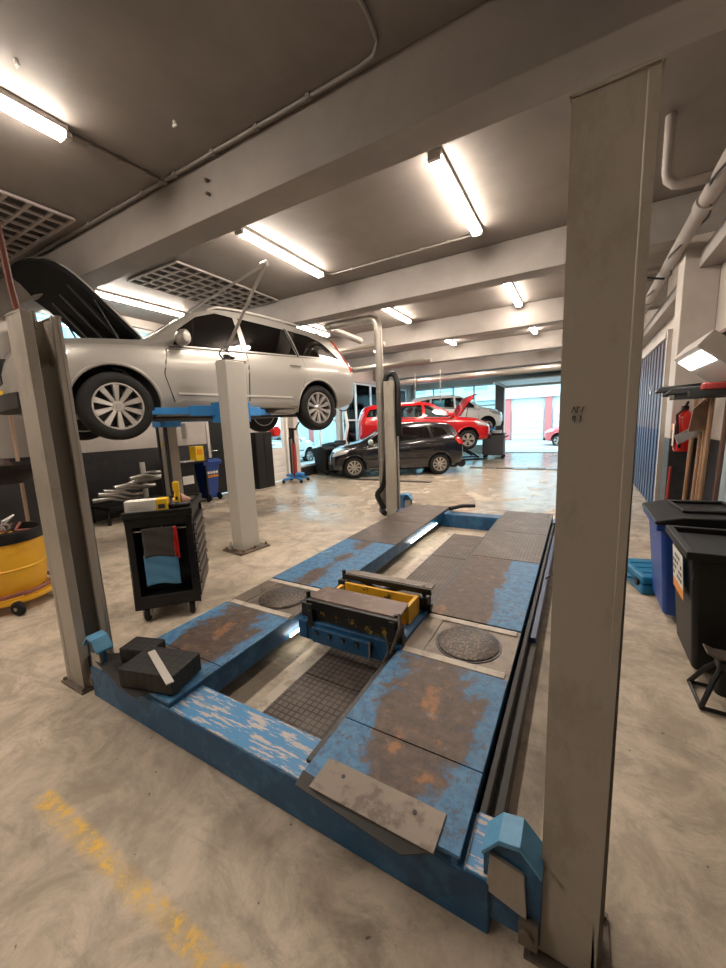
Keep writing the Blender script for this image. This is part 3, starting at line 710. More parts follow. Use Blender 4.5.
# ------------------------------------------------------------------ two-post lift under the silver car
th=math.atan2(4.30-3.31,-6.6+3.65)
T=thing('two_post_lift','two post lift with off white near post and bright blue arms raising the silver car','vehicle lift',(-3.65,3.31,0),0)
def TT(n,mb,m,parent=T,bevel=.005): return obj(n,mb,m,parent,bevel,world=(parent is T))
def tr(mb): mb.bm.transform(Matrix.Translation(-T.location)); return mb
def rotbox(cx,cy,w,d,z0,z1,rz=0):
    Mx=Matrix.Translation((cx,cy,0))@Matrix.Rotation(rz,4,'Z'); return MB().box(-w/2,w/2,-d/2,d/2,z0,z1,Mx)
rz=-.12
p1=TT('post',rotbox(-3.63,3.27,.20,.27,.02,2.30,rz),M['post_white'],bevel=.012)
obj('base_plate',tr(rotbox(-3.63,3.27,.38,.44,0,.025,rz)),M['steel_dirty'],p1,bevel=.003)
for bx,by in ((-.15,-.19),(.15,-.19),(.15,0),(.15,.19),(-.15,.19),(0,-.19)): obj('anchor_bolt',tr(MB().cyl((-3.63+bx,3.27+by,.02),(-3.63+bx,3.27+by,.055),.014,6).cyl((-3.63+bx,3.27+by,.02),(-3.63+bx,3.27+by,.03),.026,12)),M['rust'],p1)
obj('gusset',tr(MB().prism([(-3.73,.02),(-3.80,.02),(-3.73,.12)],3.10,3.12,'y')),M['post_white'],p1)
obj('cap',tr(rotbox(-3.65,3.31,.205,.275,2.29,2.315,rz)),M['steel_dirty'],p1,bevel=.003)
q=MB(); q.cyl((-3.65,3.25,2.31),(-3.65,3.25,2.38),.04,12); q.lathe([(.03,2.33),(.07,2.35),(.03,2.37)],16,o=(-3.66,3.3,0),closed=True); q.tube([(-3.70,3.25,2.32),(-3.74,3.22,2.40),(-3.66,3.2,2.45),(-3.6,3.25,2.40)],.010,8); obj('pulley',tr(q),M['greasy'],p1)
obj('slot',tr(rotbox(-3.72,3.165,.018,.01,1.98,2.06,rz)),M['ink'],p1)
p2=TT('post',rotbox(-6.62,4.32,.30,.24,.02,2.7,rz),M['post'],bevel=.012)
obj('front_strip',tr(rotbox(-6.56,4.19,.13,.02,.1,2.6,rz)),M['alu'],p2)
obj('edge_strip',tr(rotbox(-6.46,4.20,.04,.05,.1,2.6,rz).box(-6.70,-6.66,4.17,4.2,.1,2.6)),M['ink'],p2)
obj('base_plate',tr(rotbox(-6.62,4.32,.45,.42,0,.02,rz)),M['steel_dirty'],p2)
obj('warning_label',tr(rotbox(-6.57,4.178,.07,.004,1.25,1.33,rz)),M['yellow'],p2)
# swing arms
for px,py,ex in ((-3.78,3.36,1),(-6.42,4.22,-1)):
    for sy in (-1,1):
        a=Vector((px,py,1.74)); b=Vector((px-ex*.48,py+sy*(.62 if sy<0 else 1.35)+ (-.1 if ex>0 else .1),1.75)); m_=a.lerp(b,.55)
        ar=TT('lift_arm',MB().bar(a,m_,.13,.12),M['blue_bright'])
        obj('inner_tube',tr(MB().bar(m_,b,.09,.08)),M['blue_bright'],ar,bevel=.004)
        obj('pad',tr(MB().cyl((b.x,b.y,1.76),(b.x,b.y,1.79),.055,16)),M['black'],ar)
    TT('arm_carriage',MB().box(px-.12,px+.12,py-.2,py+.2,1.60,1.84),M['blue_bright'])
# ceiling strut swinging from the near post
q=MB(); q.cyl((-3.64,3.24,2.42),(-2.99+.0,3.3,3.24),.018,10); q.tube([(-2.99,3.3,3.24),(-3.2,3.33,3.22),(-4.55,3.5,3.08)],.015,10); q.cyl((-3.05,3.3,3.24),(-2.96,3.3,3.24),.03,10); q.tube([(-4.55,3.5,3.08),(-4.66,3.55,2.95),(-4.70,3.6,2.70)],.014,8)
TT('support_rod',q,M['steel'],bevel=0)

# ------------------------------------------------------------------ exhaust extraction pipe and hose by the far left post
E_=thing('exhaust_extractor','steel exhaust extraction pipe with an elbow standing beside the rear left lift post','exhaust pipe',(-2.83,5.6,0))
q=MB(); q.tube([(-2.83,5.6,.12),(-2.83,5.6,2.98),(-2.84,5.6,3.06),(-2.88,5.6,3.12),(-2.95,5.6,3.15),(-3.72,5.6,3.17),(-3.80,5.63,3.17),(-3.84,5.72,3.17),(-3.9,6.9,3.17)],.062,16)
obj('pipe',q,M['duct'],E_,world=True)
for z in (.9,2.0): obj('clamp',MB().cyl((-2.83,5.6,z),(-2.83,5.6,z+.04),.068,18),M['steel'],E_,world=True)
for x in (-3.1,-3.7): obj('clamp',MB().cyl((x,5.6,3.155),(x-.03,5.6,3.156),.068,18),M['steel'],E_,world=True)
q=MB(); q.tube([(-2.83,5.6,.14),(-2.83,5.55,.10),(-2.80,5.48,.07),(-2.72,5.40,.06)],[.06,.055,.05,.045],12); obj('floor_outlet',q,M['black'],E_,world=True)
q=MB(); q.tube(spline([(-2.78,5.50,.12),(-2.86,5.44,.35),(-2.76,5.50,.55),(-2.68,5.52,1.2),(-2.70,5.52,1.8),(-2.70,5.55,2.18),(-2.64,5.57,2.27),(-2.55,5.58,2.24),(-2.50,5.56,2.05),(-2.48,5.52,1.7),(-2.47,5.52,1.3)]),.045,12)
single('rubber_hose',q,M['black'],'black corrugated rubber hose looped over the top of the far left lift post','hose')
q=MB(); q.tube([(-2.95,.98,3.65),(-2.90,.97,3.3),(-2.70,.955,2.75),(-2.64,.95,2.3),(-2.63,.96,2.14)],.016,10)
single('hanging_hose',q,M['copper'],'brown red hose hanging from the ceiling to the top of the left front post','hose')
q=MB(); q.cbox((-2.6,6.0,.14),(.16,.22,.28)); 
single('floor_motor',q,M['blue_bright'],'small blue motor housing at the foot of the rear left post','motor',bevel=.03)
# ------------------------------------------------------------------ cars
def pchip(tab):
    xs=np.array([t[0] for t in tab],float); ys=np.array([t[1] for t in tab],float)
    o=np.argsort(xs); xs,ys=xs[o],ys[o]; h=np.diff(xs); d=np.diff(ys)/h; m=np.zeros(len(xs))
    for i in range(1,len(xs)-1):
        if d[i-1]*d[i]>0:
            w1=2*h[i]+h[i-1]; w2=h[i]+2*h[i-1]; m[i]=(w1+w2)/(w1/d[i-1]+w2/d[i])
    m[0],m[-1]=d[0],d[-1]
    def f(x):
        x=min(max(x,xs[0]),xs[-1]); i=min(int(np.searchsorted(xs,x,side='right'))-1,len(xs)-2); i=max(i,0)
        t=(x-xs[i])/h[i]
        return float((2*t**3-3*t**2+1)*ys[i]+(t**3-2*t**2+t)*h[i]*m[i]+(-2*t**3+3*t**2)*ys[i+1]+(t**3-t**2)*h[i]*m[i+1])
    return f
class Shape:
    def __init__(s,S):
        s.S=S; s.zt=pchip(S['top']); s.zb=pchip(S['bot']); s.W=pchip(S['W']); s.belt=pchip(S['belt']); s.wr=pchip(S['wr'])
        s.x0=min(t[0] for t in S['W']); s.x1=max(t[0] for t in S['W'])
    def ring(s,x):
        zt,zb,W,be,wr=s.zt(x),s.zb(x),s.W(x),s.belt(x),s.wr(x)
        be=min(be,zt-.05); wb=W*.955
        wr=min(wr,wb-.02)
        H=be-zb; sh=s.S.get('tuck',.0)
        p=[(0,zb),(W*.80,zb),(W*.93,zb+.03),(W*(.975-sh),zb+.16*H),(W*(.985-sh),zb+.33*H),(W*.992,zb+.52*H),(W,zb+.72*H),(W*.992,zb+.86*H),(W*.975,zb+.94*H),(wb,be)]
        up=zt-be
        e=min(.085,up*.55)                          # roof edge roll
        for t in (.25,.5,.75):
            zz=be+(up-e)*t; q=wb+(wr-wb)*t+.018*math.sin(PI*t)
            p.append((q,zz))
        p+= [(wr,zt-e),(wr-.035,zt-e*.48),(wr-.10,zt-e*.18),(wr*.62,zt-e*.04),(0,zt)]
        return p
    def side(s,x,z):
        r=s.ring(x)
        for a,b in zip(r[1:-1],r[2:]):
            if a[1]<=z<=b[1] and b[1]>a[1]:
                t=(z-a[1])/(b[1]-a[1]); return a[0]+(b[0]-a[0])*t
        return r[1][0] if z<r[1][1] else 0.0
    def topz(s,x,y):
        r=s.ring(x)[9:]; y=abs(y)
        for a,b in zip(r[:-1],r[1:]):
            if b[0]<=y<=a[0] and a[0]>b[0]:
                t=(y-b[0])/(a[0]-b[0]); return b[1]+(a[1]-b[1])*t
        return r[0][1]
    def body(s,ext=0,n=74):
        mb=MB(); xs=[]
        for i in range(n+1):
            t=i/n; u=.5-.5*math.cos(PI*t); u=.45*u+.55*t; xs.append(s.x0+(s.x1-s.x0)*u)
        rings=[]
        for x in xs:
            r=s.ring(x); L_=[(x,y,z) for y,z in r]; Rr=[(x,-y,z) for y,z in r[1:-1]][::-1]
            rings.append([mb.bm.verts.new(p) for p in L_+Rr])
        for A,B in zip(rings[:-1],rings[1:]):
            k=len(A)
            for i in range(k): mb.face([A[i],A[(i+1)%k],B[(i+1)%k],B[i]])
        mb.face(rings[0][::-1]); mb.face(rings[-1]); return mb
def patch(poly,fn,out,inn,step=.08,inset=None):
    """polygon in (u,v) mapped by fn(u,v,offset), a closed thin shell"""
    bm=bmesh.new(); vs=[bm.verts.new((u,v,0)) for u,v in poly]; bm.faces.new(vs)
    bmesh.ops.triangulate(bm,faces=bm.faces[:])
    us=[p[0] for p in poly]; vv=[p[1] for p in poly]
    for ax,lo,hi in ((0,min(us),max(us)),(1,min(vv),max(vv))):
        n=max(1,int((hi-lo)/step))
        for i in range(1,n):
            c=lo+(hi-lo)*i/n; nr=(1,0,0) if ax==0 else (0,1,0); pc=(c,0,0) if ax==0 else (0,c,0)
            bmesh.ops.bisect_plane(bm,geom=bm.verts[:]+bm.edges[:]+bm.faces[:],plane_co=pc,plane_no=nr,dist=1e-6)
    bmesh.ops.remove_doubles(bm,verts=bm.verts,dist=1e-5)
    bmesh.ops.dissolve_degenerate(bm,dist=1e-5,edges=bm.edges)
    o=bmesh.new(); A={};B={}
    for v in bm.verts:
        A[v]=o.verts.new(fn(v.co.x,v.co.y,out)); B[v]=o.verts.new(fn(v.co.x,v.co.y,inn))
    for f in bm.faces:
        try: o.faces.new([A[v] for v in f.verts]); o.faces.new([B[v] for v in f.verts][::-1])
        except ValueError: pass
    for e in bm.edges:
        if len(e.link_faces)==1:
            a,b=e.verts
            try: o.faces.new([A[a],A[b],B[b],B[a]])
            except ValueError: pass
    bm.free(); mb=MB(); mb.bm.free(); mb.bm=o; return mb
def boolean(o,cut,mode='DIFFERENCE'):
    m=o.modifiers.new('b','BOOLEAN'); m.operation=mode; m.object=cut; m.solver='EXACT'; m.material_mode='TRANSFER'
def bake(o,cutters):
    dg=bpy.context.evaluated_depsgraph_get(); me=bpy.data.meshes.new_from_object(o.evaluated_get(dg))
    old=o.data; o.modifiers.clear(); o.data=me
    for c in cutters: bpy.data.objects.remove(c,do_unlink=True)
    me.polygons.foreach_set('use_smooth',[True]*len(me.polygons)); me.set_sharp_from_angle(angle=math.radians(32))
def make_wheel(root,x,y,z,R,rr,w,spokes,side,twin=False,steer=0,name='wheel',dark=False,spoke_w=.055):
    """tyre with rim, brake disc and hub as its own pieces; side +1 = outer face to +y"""
    s=side; Mx=Matrix.Translation((x,y,z))@Matrix.Rotation(steer,4,'Z')
    h=w/2; prof=[(rr,-h*.92),(rr+.02,-h),(R-.045,-h*1.02),(R-.012,-h*.86),(R,-h*.55),(R,h*.55),(R-.012,h*.86),(R-.045,h*1.02),(rr+.02,h),(rr,h*.92),(rr-.012,h*.5),(rr-.012,-h*.5)]
    t=obj(name,MB().lathe(prof,48,'y',closed=True,M=Mx),M['tyre'],root,smooth=50)
    b=MB(); b.lathe([(rr-.004,-h*.9),(rr-.004,h*.86*1),(rr-.022,h*.86),(rr-.03,h*.3),(rr-.03,-h*.9)],48,'y',closed=True,M=Mx)
    f=s*h*.80; 
    def spoke(a,w0,w1):
        c,d=math.cos(a),math.sin(a); px,pz=-d,c
        def P(r_,q,yy): return (c*r_+px*q,yy,d*r_+pz*q)
        r0,r1=.045,rr-.015; y0=f-s*.018; y1=f
        b.hexa([P(r0,-w0,y0-s*.03),P(r1,-w1,y0-s*.012),P(r1,w1,y0-s*.012),P(r0,w0,y0-s*.03),P(r0,-w0*.8,y1-s*.022),P(r1,-w1*.8,y1),P(r1,w1*.8,y1),P(r0,w0*.8,y1-s*.022)],Mx)
    for k in range(spokes):
        a=k*2*PI/spokes+.3
        if twin: spoke(a-.16,.016,spoke_w*.42); spoke(a+.16,.016,spoke_w*.42)
        else: spoke(a,.018,spoke_w*.5)
    b.lathe([(0,f-s*.012),(.05,f-s*.012),(.065,f-s*.03),(.065,f-s*.06),(0,f-s*.06)],20,'y',M=Mx)
    obj('rim',b,M['rim'],t)
    d=MB(); d.lathe([(0,s*h*.15),(rr-.05,s*h*.15),(rr-.05,s*h*.05),(0,s*h*.05)],32,'y',M=Mx); d.lathe([(0,-s*h*.6),(rr-.02,-s*h*.6),(rr-.02,-s*h*.8),(0,-s*h*.8)],32,'y',M=Mx)
    obj('brake_disc',d,M['rim_dark'],t)
    c=MB(); c.lathe([(0,f+s*.0),(.028,f),(.03,f-s*.02),(0,f-s*.02)],16,'y',M=Mx); obj('hub_cap',c,M['steel'],t)
    return t
def build_car(name,label,S,paint,loc,rz,z0,group=None,sides=(1,-1)):
    sh=Shape(S); root=thing(name,label,'car',(loc[0],loc[1],z0),rz,group)
    body=obj('body',sh.body(),[paint,M['cavity'],M['bay']],root,smooth=32)
    cut=[]
    def add(mb,m,nm='cut'):
        c=obj(nm,mb,[m],root,smooth=0); cut.append(c); boolean(body,c)
    R=S['R']; Ra=R+S.get('gap',.055)
    for ax in S['axles']:
        for sd in (1,-1):
            add(MB().cyl((ax,sd*2,R),(ax,sd*(S['W_'] -.33),R),Ra,40),M['cavity'])
    # cabin cavity
    xr,xf=S['cab']; cv=MB(); rings=[]
    for i in range(15):
        x=xr+(xf-xr)*i/14; zt,be,W,wr=sh.zt(x),sh.belt(x),sh.W(x)*.955,sh.wr(x)
        zt-=.04; zl=be-.25; wr=min(wr,W)-.06
        if zt-.1<be: q=[(W-.08,.5),(W-.08,zt-.12),(wr,zt-.08),(wr*.8,zt)]
        else: q=[(W-.08,.5),(W-.07,be),(wr,zt-.08),(wr*.8,zt-.015)]
        q=q+[(-y,z) for y,z in q][::-1]
        rings.append([cv.bm.verts.new((x,y,z)) for y,z in q])
    for A,B in zip(rings[:-1],rings[1:]):
        for k in range(8): cv.face([A[k],A[(k+1)%8],B[(k+1)%8],B[k]])
    cv.face(rings[0][::-1]); cv.face(rings[-1]); bmesh.ops.recalc_face_normals(cv.bm,faces=cv.bm.faces)
    add(cv,M['cavity'])
    for w in S['windows']: add(MB().prism(w,-1.3,1.3,'y'),M['cavity'])
    a,b,wa,wb=S['shield']; add(MB().prism([(a,-wa),(b,-wb),(b,wb),(a,wa)],sh.belt(a)+.03,3,'z'),M['cavity'])
    if S.get('open'):
        hx0,hx1=S['hood'][0]+.06,S['hood'][1]-.10; hw=S['hood'][2]-.05
        add(MB().box(hx0,hx1,-hw,hw,.55,2.2),M['bay'])
    bake(body,cut)
    # glass
    sidefn=lambda sg:(lambda u,v,o:(u,sg*(sh.side(u,v)+o),v))
    topfn=lambda u,v,o:(u,v,sh.topz(u,v)+o)
    for sg in (1,-1):
        for i,w in enumerate(S['windows']):
            cx=sum(p[0] for p in w)/len(w); cz=sum(p[1] for p in w)/len(w)
            wp=[(cx+(p[0]-cx)*1.01,cz+(p[1]-cz)*1.02) for p in w]
            g=obj('side_window',patch(wp,sidefn(sg),-.012,-.018,.12),S['glassm'],root)
    g=obj('windscreen',patch([(a,-wa-.01),(b,-wb-.01),(b,wb+.01),(a,wa+.01)],topfn,-.014,-.020,.1),S['glassm'],root)
    if 'rearglass' in S:
        a2,b2,w2,w3=S['rearglass']; obj('rear_window',patch([(a2,-w2),(b2,-w3),(b2,w3),(a2,w2)],topfn,.004,-.004,.08),M['glass_black'],root)
    # doors with shut lines, handles, mouldings
    for sg in (1,-1):
        for i,d in enumerate(S['doors']):
            cx=sum(p[0] for p in d)/len(d); cz=sum(p[1] for p in d)/len(d)
            grow=[(p[0]+(.009 if p[0]>cx else -.009),p[1]+(.009 if p[1]>cz else -.009)) for p in d]
            dd=obj('door',patch(d,sidefn(sg),.007,-.002,.07),paint,root,smooth=45)
            obj('shut_line',patch(grow,sidefn(sg),.0015,-.004,.10),M['cavity'],dd)
            hx,hz=S['handles'][i]
            hm=MB(); hy=sh.side(hx,hz)
            hm.tube([(hx-.10,sg*(hy+.008),hz),(hx-.085,sg*(hy+.035),hz),(hx+.085,sg*(hy+.035),hz),(hx+.10,sg*(hy+.008),hz)],.013,8)
            obj('handle',hm,S.get('handlem',paint),dd)
        for (nm,poly,m,off) in S['trims']:
            obj(nm,patch(poly,sidefn(sg),off,-.01,.07),m,root,smooth=50)
        # window surround
        ws=S['surround']; t=MB(); t.tube([(x,sg*(sh.side(x,z)+.004),z) for x,z in ws],.010,6); obj('window_trim',t,S.get('trimm',M['black']),root)
        # wheel arch lips
        for ax in S['axles']:
            q=[]
            for k in range(0,25):
                an=-.18+ (PI+.36)*k/24; x=ax+math.cos(an)*(Ra+.012); z=R+math.sin(an)*(Ra+.012)
                z=max(z,sh.zb(x)+.03); q.append((x,sg*(sh.side(x,z)-.004),z))
            t=MB(); t.tube(q,.020,8); obj('arch_lip',t,S.get('archm',paint),root)
        # mirror
        mx,mz=S['mirror']; my=sh.side(mx,mz)
        t=MB(); t.lathe([(0,-.115),(.05,-.11),(.078,-.07),(.085,0),(.078,.06),(.05,.095),(0,.10)],16,'y',M=Matrix.Translation((mx+.02,sg*(my+.15),mz+.04))@Matrix.Diagonal((.9,1.1,1.15,1)))
        mo=obj('mirror',t,S.get('mirrorm',paint),root)
        t=MB(); t.bar((mx,sg*(my-.01),mz-.02),(mx,sg*(my+.10),mz-.01),.06,.03); obj('mirror_foot',t,M['black'],mo,bevel=.004)
        if S.get('rails'):
            t=MB(); xs=[S['rails'][0]+(S['rails'][1]-S['rails'][0])*k/16 for k in range(17)]
            t.tube([(x,sg*(sh.wr(x)-.05),sh.topz(x,sh.wr(x)-.05)+(.035 if 0<k<16 else .0)) for k,x in enumerate(xs)],.016,8); obj('roof_rail',t,M['alu'],root)
    # wheels
    for ax in S['axles']:
        for sg in (1,-1):
            make_wheel(root,ax,sg*(S['W_']-.135),R-S.get('sag',0),R,S['rr'],.23,S['spokes'],sg,S.get('twin',False),spoke_w=S.get('sw',.075))
    # lower parts
    u=MB(); zb=sh.zb(0); u.box(S['axles'][1]+.5,S['axles'][0]-.5,-.6,.6,zb-.03,zb+.05); u.cyl((S['axles'][1]-.5,.3,zb+.02),(S['axles'][0]-.6,.2,zb),.04,10); u.cyl((S['axles'][1]-.75,.45,zb+.06),(S['axles'][1]-.75,-.2,zb+.06),.12,16)
    obj('underbody',u,M['bay'],root,bevel=.01)
    u=MB()
    for ax in S['axles']: u.cyl((ax,-S['W_']+.25,R-S.get('sag',0)),(ax,S['W_']-.25,R-S.get('sag',0)),.04,10); u.box(ax-.1,ax+.1,-.5,.5,R-.08-S.get('sag',0),R+.05)
    obj('axle',u,M['bay'],root)
    # seats
    for sx in S['seats']:
        for sy in (.37,-.37):
            t=MB(); t.cbox((sx,sy,.62),(.5,.48,.22)); t.cbox((sx-.27,sy,.95),(.14,.46,.62),(0,-.2,0)); t.cbox((sx-.35,sy,1.30),(.09,.24,.16),(0,-.2,0)); obj('seat',t,M['seat'],root,bevel=.03)
    # bonnet
    hx0,hx1,hw=S['hood'][:3]; n=8
    pl=[(hx0,-hw),(hx0,hw)]+[(hx1-.28*(abs(k)/4)**2.2,hw*(-k)/4*.985) for k in range(-4,5)]
    if S.get('open'):
        ang=S['open']; piv=Vector((hx0,0,sh.topz(hx0,0)))
        Mr=Matrix.Translation(piv)@Matrix.Rotation(-ang,4,'Y')@Matrix.Translation(-piv)
        fo=lambda u,v,o:(u,v,sh.topz(u,v)+o-(.10*max(0,(u-(hx1-.25))/.25)**2))
        t=patch(pl,fo,.012,-.006,.08); t.bm.transform(Mr); hd=obj('bonnet',t,paint,root,smooth=50)
        t=patch([(hx0+.04+(p[0]-hx0)*.955,p[1]*.95) for p in pl],fo,-.006,-.05,.09); t.bm.transform(Mr); obj('bonnet_liner',t,M['liner'],hd,smooth=50)
        t=MB()
        for yy in (-hw*.55,0,hw*.55): t.box(hx0+.15,hx1-.3,yy-.04,yy+.04,sh.topz((hx0+hx1)/2,yy)-.075,sh.topz((hx0+hx1)/2,yy)-.04)
        t.bm.transform(Mr); obj('liner_rib',t,M['black'],hd,bevel=.01)
        t=MB(); zz=sh.topz(hx0+.2,hw-.1); e=Mr@Vector((hx0+.55,hw-.1,sh.topz(hx0+.55,hw-.1)-.05)); t.cyl((hx0+.25,hw-.06,zz-.1),e,.012,8); e2=Mr@Vector((hx0+.55,-hw+.1,sh.topz(hx0+.55,hw-.1)-.05)); t2=MB(); t2.cyl((hx0+.25,-hw+.06,zz-.1),e2,.012,8)
        obj('gas_strut',t,M['black'],hd); obj('gas_strut',t2,M['black'],hd)
        t=MB(); t.box(hx0+.15,hx1-.35,-.35,.3,.56,.86); t.cyl((hx0+.3,.35,.8),(hx1-.4,.35,.85),.09,12); t.box(hx0+.2,hx0+.5,-.6,-.4,.6,.92); obj('engine',t,M['bay'],root,bevel=.03)
        t=MB(); t.box(hx1-.16,hx1-.06,-hw+.1,hw-.1,.78,sh.topz(hx1-.12,0)-.01); obj('front_panel',t,M['bay'],root,bevel=.02)
    else:
        t=patch(pl,topfn,.006,-.004,.08); hd=obj('bonnet',t,paint,root,smooth=50)
        obj('shut_line',patch([(p[0]+(.01 if p[0]>hx0+.1 else -.01),p[1]*1.012) for p in pl],topfn,.001,-.006,.10),M['cavity'],hd)
    # nose: grille, plate
    nx=sh.x1; 
    t=MB(); t.box(nx-.10,nx+.012,-S['gw'],S['gw'],S['gz'][0],S['gz'][1]); gr=obj('grille',t,M['black'],root,bevel=.02)
    t=MB()
    for k in range(5):
        y=-S['gw']+ (k+.5)*2*S['gw']/5
        t.box(nx+.0,nx+.02,y-.012,y+.012,S['gz'][0]+.02,S['gz'][1]-.02)
    obj('grille_bar',t,M['chrome'],gr)
    obj('number_plate',MB().box(nx-.02,nx+.022,-.26,.26,S['gz'][0]-.16,S['gz'][0]-.05),M['yellow'],root,bevel=.003)
    obj('number_plate',MB().box(sh.x0-.02,sh.x0+.03,-.26,.26,.80,.91),M['yellow'],root,bevel=.003)
    obj('bumper',patch([(-.72*S['W_'],S['bz'][0]),(.72*S['W_'],S['bz'][0]),(.72*S['W_'],S['bz'][1]),(-.72*S['W_'],S['bz'][1])],lambda u,v,o:(nx+.01+o-abs(u)**3*.25,u,v),.02,-.2,.15),M['black'],root,smooth=50)
    return root,sh
M['glass_black']=mat('black_glass',(.008,.008,.009),.04,coat=1)
M['liner']=mat('bonnet_lining',(.014,.014,.015),.8,spec=.15,var=.4,vscale=8,bump=.2,bscale=20)

SUV=dict(top=[(-2.46,.95),(-2.44,1.12),(-2.36,1.33),(-2.18,1.58),(-2.05,1.665),(-1.6,1.715),(-.9,1.76),(-.3,1.775),(.15,1.755),(.45,1.68),(.75,1.50),(1.12,1.24),(1.25,1.185),(1.6,1.15),(2.0,1.10),(2.28,1.03),(2.42,.90),(2.47,.76)],
 bot=[(-2.46,.60),(-2.3,.45),(-1.9,.36),(-.9,.28),(0,.27),(1.0,.27),(1.9,.30),(2.3,.36),(2.47,.46)],
 W=[(-2.46,.66),(-2.40,.80),(-2.2,.895),(-1.8,.945),(-1,.962),(.2,.962),(1.2,.958),(1.8,.94),(2.1,.90),(2.3,.80),(2.42,.62),(2.47,.40)],
 belt=[(-2.46,1.10),(-2.0,1.14),(-1,1.115),(.9,1.07),(1.2,1.06),(2.47,.95)],
 wr=[(-2.46,.50),(-2.2,.60),(-1.5,.66),(0,.68),(.4,.66),(1.1,.76),(1.3,.80),(2.0,.78),(2.47,.3)],
 axles=(1.60,-1.38),R=.375,rr=.262,W_=.962,gap=.075,sag=.0,spokes=10,sw=.078,twin=False,cab=(-2.0,1.0),
 windows=[[(.92,1.12),(-.02,1.155),(-.02,1.63),(.22,1.655),(.50,1.56),(.78,1.35)],[(-.10,1.16),(-.98,1.19),(-.90,1.60),(-.10,1.635)],[(-1.04,1.195),(-1.98,1.235),(-1.66,1.50),(-1.40,1.57),(-.97,1.60)]],
 surround=[(-2.02,1.215),(-1.0,1.165),(0,1.13),(.98,1.09)],trimm=M['dark_chrome'],
 doors=[[(1.02,1.05),(1.08,.75),(.98,.40),(-.03,.40),(-.06,1.12)],[(-.08,1.12),(-.05,.40),(-.90,.40),(-.98,.60),(-1.10,.90),(-1.08,1.16)]],
 handles=[(.12,1.00),(-.90,1.02)],handlem=M['silver'],
 trims=[('sill_cladding',[(1.06,.285),(1.06,.36),(-.86,.36),(-.86,.285)],M['black'],.012),('sill_trim',[(1.02,.37),(1.0,.40),(.9,.455),(-.72,.455),(-.80,.40),(-.82,.37)],M['silver'],.026),('sill_strip',[(.95,.52),(.95,.545),(-.80,.545),(-.80,.52)],M['alu'],.016),
   ('tail_lamp',[(-2.24,1.02),(-2.42,1.06),(-2.42,1.20),(-2.30,1.36),(-2.10,1.60),(-1.99,1.58),(-2.12,1.34),(-2.14,1.22),(-2.22,1.14)],M['tail'],.012),
   ('headlamp',[(2.36,.84),(2.0,.90),(1.96,.97),(2.10,1.00),(2.36,.97)],M['lens'],.014),
   ('quarter_pillar',[(-.99,1.17),(-.90,1.62),(-.94,1.62),(-1.03,1.17)],M['black'],.004)],
 mirror=(.83,1.15),shield=(1.08,.44,.62,.56),rearglass=(-2.12,-2.34,.5,.5),glassm=M['glass_dark'],hood=(1.16,2.38,.76),open=math.radians(50),seats=(.25,-.65),rails=(.3,-1.75),gw=.38,gz=(.62,.88),bz=(.36,.52))
fw,rw=Vector((-4.57,2.39)),Vector((-3.93,5.36))
d=(fw-rw).normalized(); nl=Vector((-d.y,d.x))         # left of heading
mid=(fw+rw)/2 - nl*.83 - d*.11
car,_=build_car('suv_car','silver grey seven seat car raised on the two post lift with its bonnet open',SUV,M['silver'],(mid.x,mid.y),math.atan2(d.y,d.x),1.44)

HATCH=dict(top=[(-1.97,.90),(-1.95,1.00),(-1.86,1.16),(-1.62,1.42),(-1.45,1.475),(-1.0,1.515),(-.4,1.53),(0,1.515),(.35,1.43),(.75,1.20),(1.05,1.03),(1.2,.985),(1.5,.93),(1.78,.84),(1.93,.70),(1.97,.58)],
 bot=[(-1.97,.42),(-1.8,.30),(-1.2,.22),(0,.20),(1.2,.20),(1.8,.22),(1.97,.30)],
 W=[(-1.97,.55),(-1.9,.74),(-1.7,.82),(-1.2,.855),(0,.858),(1.0,.855),(1.5,.82),(1.75,.74),(1.9,.58),(1.97,.38)],
 belt=[(-1.97,1.0),(-1.4,1.02),(-.4,.97),(.9,.90),(1.97,.75)],
 wr=[(-1.97,.45),(-1.6,.54),(-1,.58),(0,.60),(.35,.58),(1.0,.70),(1.5,.68),(1.97,.3)],
 axles=(1.24,-1.22),R=.30,rr=.205,W_=.855,gap=.05,spokes=9,sw=.06,cab=(-1.65,.75),
 windows=[[(.88,.95),(.02,1.0),(.02,1.38),(.22,1.40),(.55,1.22)],[(-.06,1.0),(-.98,1.06),(-.90,1.38),(-.06,1.40)],[(-1.06,1.07),(-1.50,1.14),(-1.34,1.32),(-.98,1.37)]],
 surround=[(-1.56,1.10),(-1.0,1.03),(0,.965),(.95,.90)],
 doors=[[(.88,.90),(.88,.45),(.80,.29),(-.02,.29),(-.02,.95)],[(-.05,.95),(-.05,.29),(-.80,.29),(-.90,.50),(-1.04,.75),(-1.02,1.0)]],
 handles=[(.10,.86),(-.92,.90)],trims=[('tail_lamp',[(-1.92,.82),(-1.90,1.02),(-1.72,1.10),(-1.66,1.0),(-1.78,.86)],M['tail'],.012),('headlamp',[(1.85,.62),(1.45,.72),(1.30,.84),(1.40,.87),(1.84,.76)],M['lens'],.012),('side_moulding',[(.84,.50),(.84,.535),(-.86,.535),(-.86,.50)],M['black'],.014)],
 mirror=(.74,.96),mirrorm=M['rim'],shield=(1.0,.36,.55,.49),rearglass=(-1.66,-1.86,.45,.48),glassm=M['glass_mid'],hood=(1.04,1.84,.64),seats=(.2,-.6),gw=.34,gz=(.50,.60),bz=(.24,.40))
f2,r2=Vector((-5.55,9.21)),Vector((-3.47,10.54)); d=(f2-r2).normalized(); nl=Vector((-d.y,d.x)); mid=(f2+r2)/2-nl*.74
build_car('hatchback_car','small black hatchback parked on the floor behind the exhaust pipe',HATCH,M['black_paint'],(mid.x,mid.y),math.atan2(d.y,d.x),0)

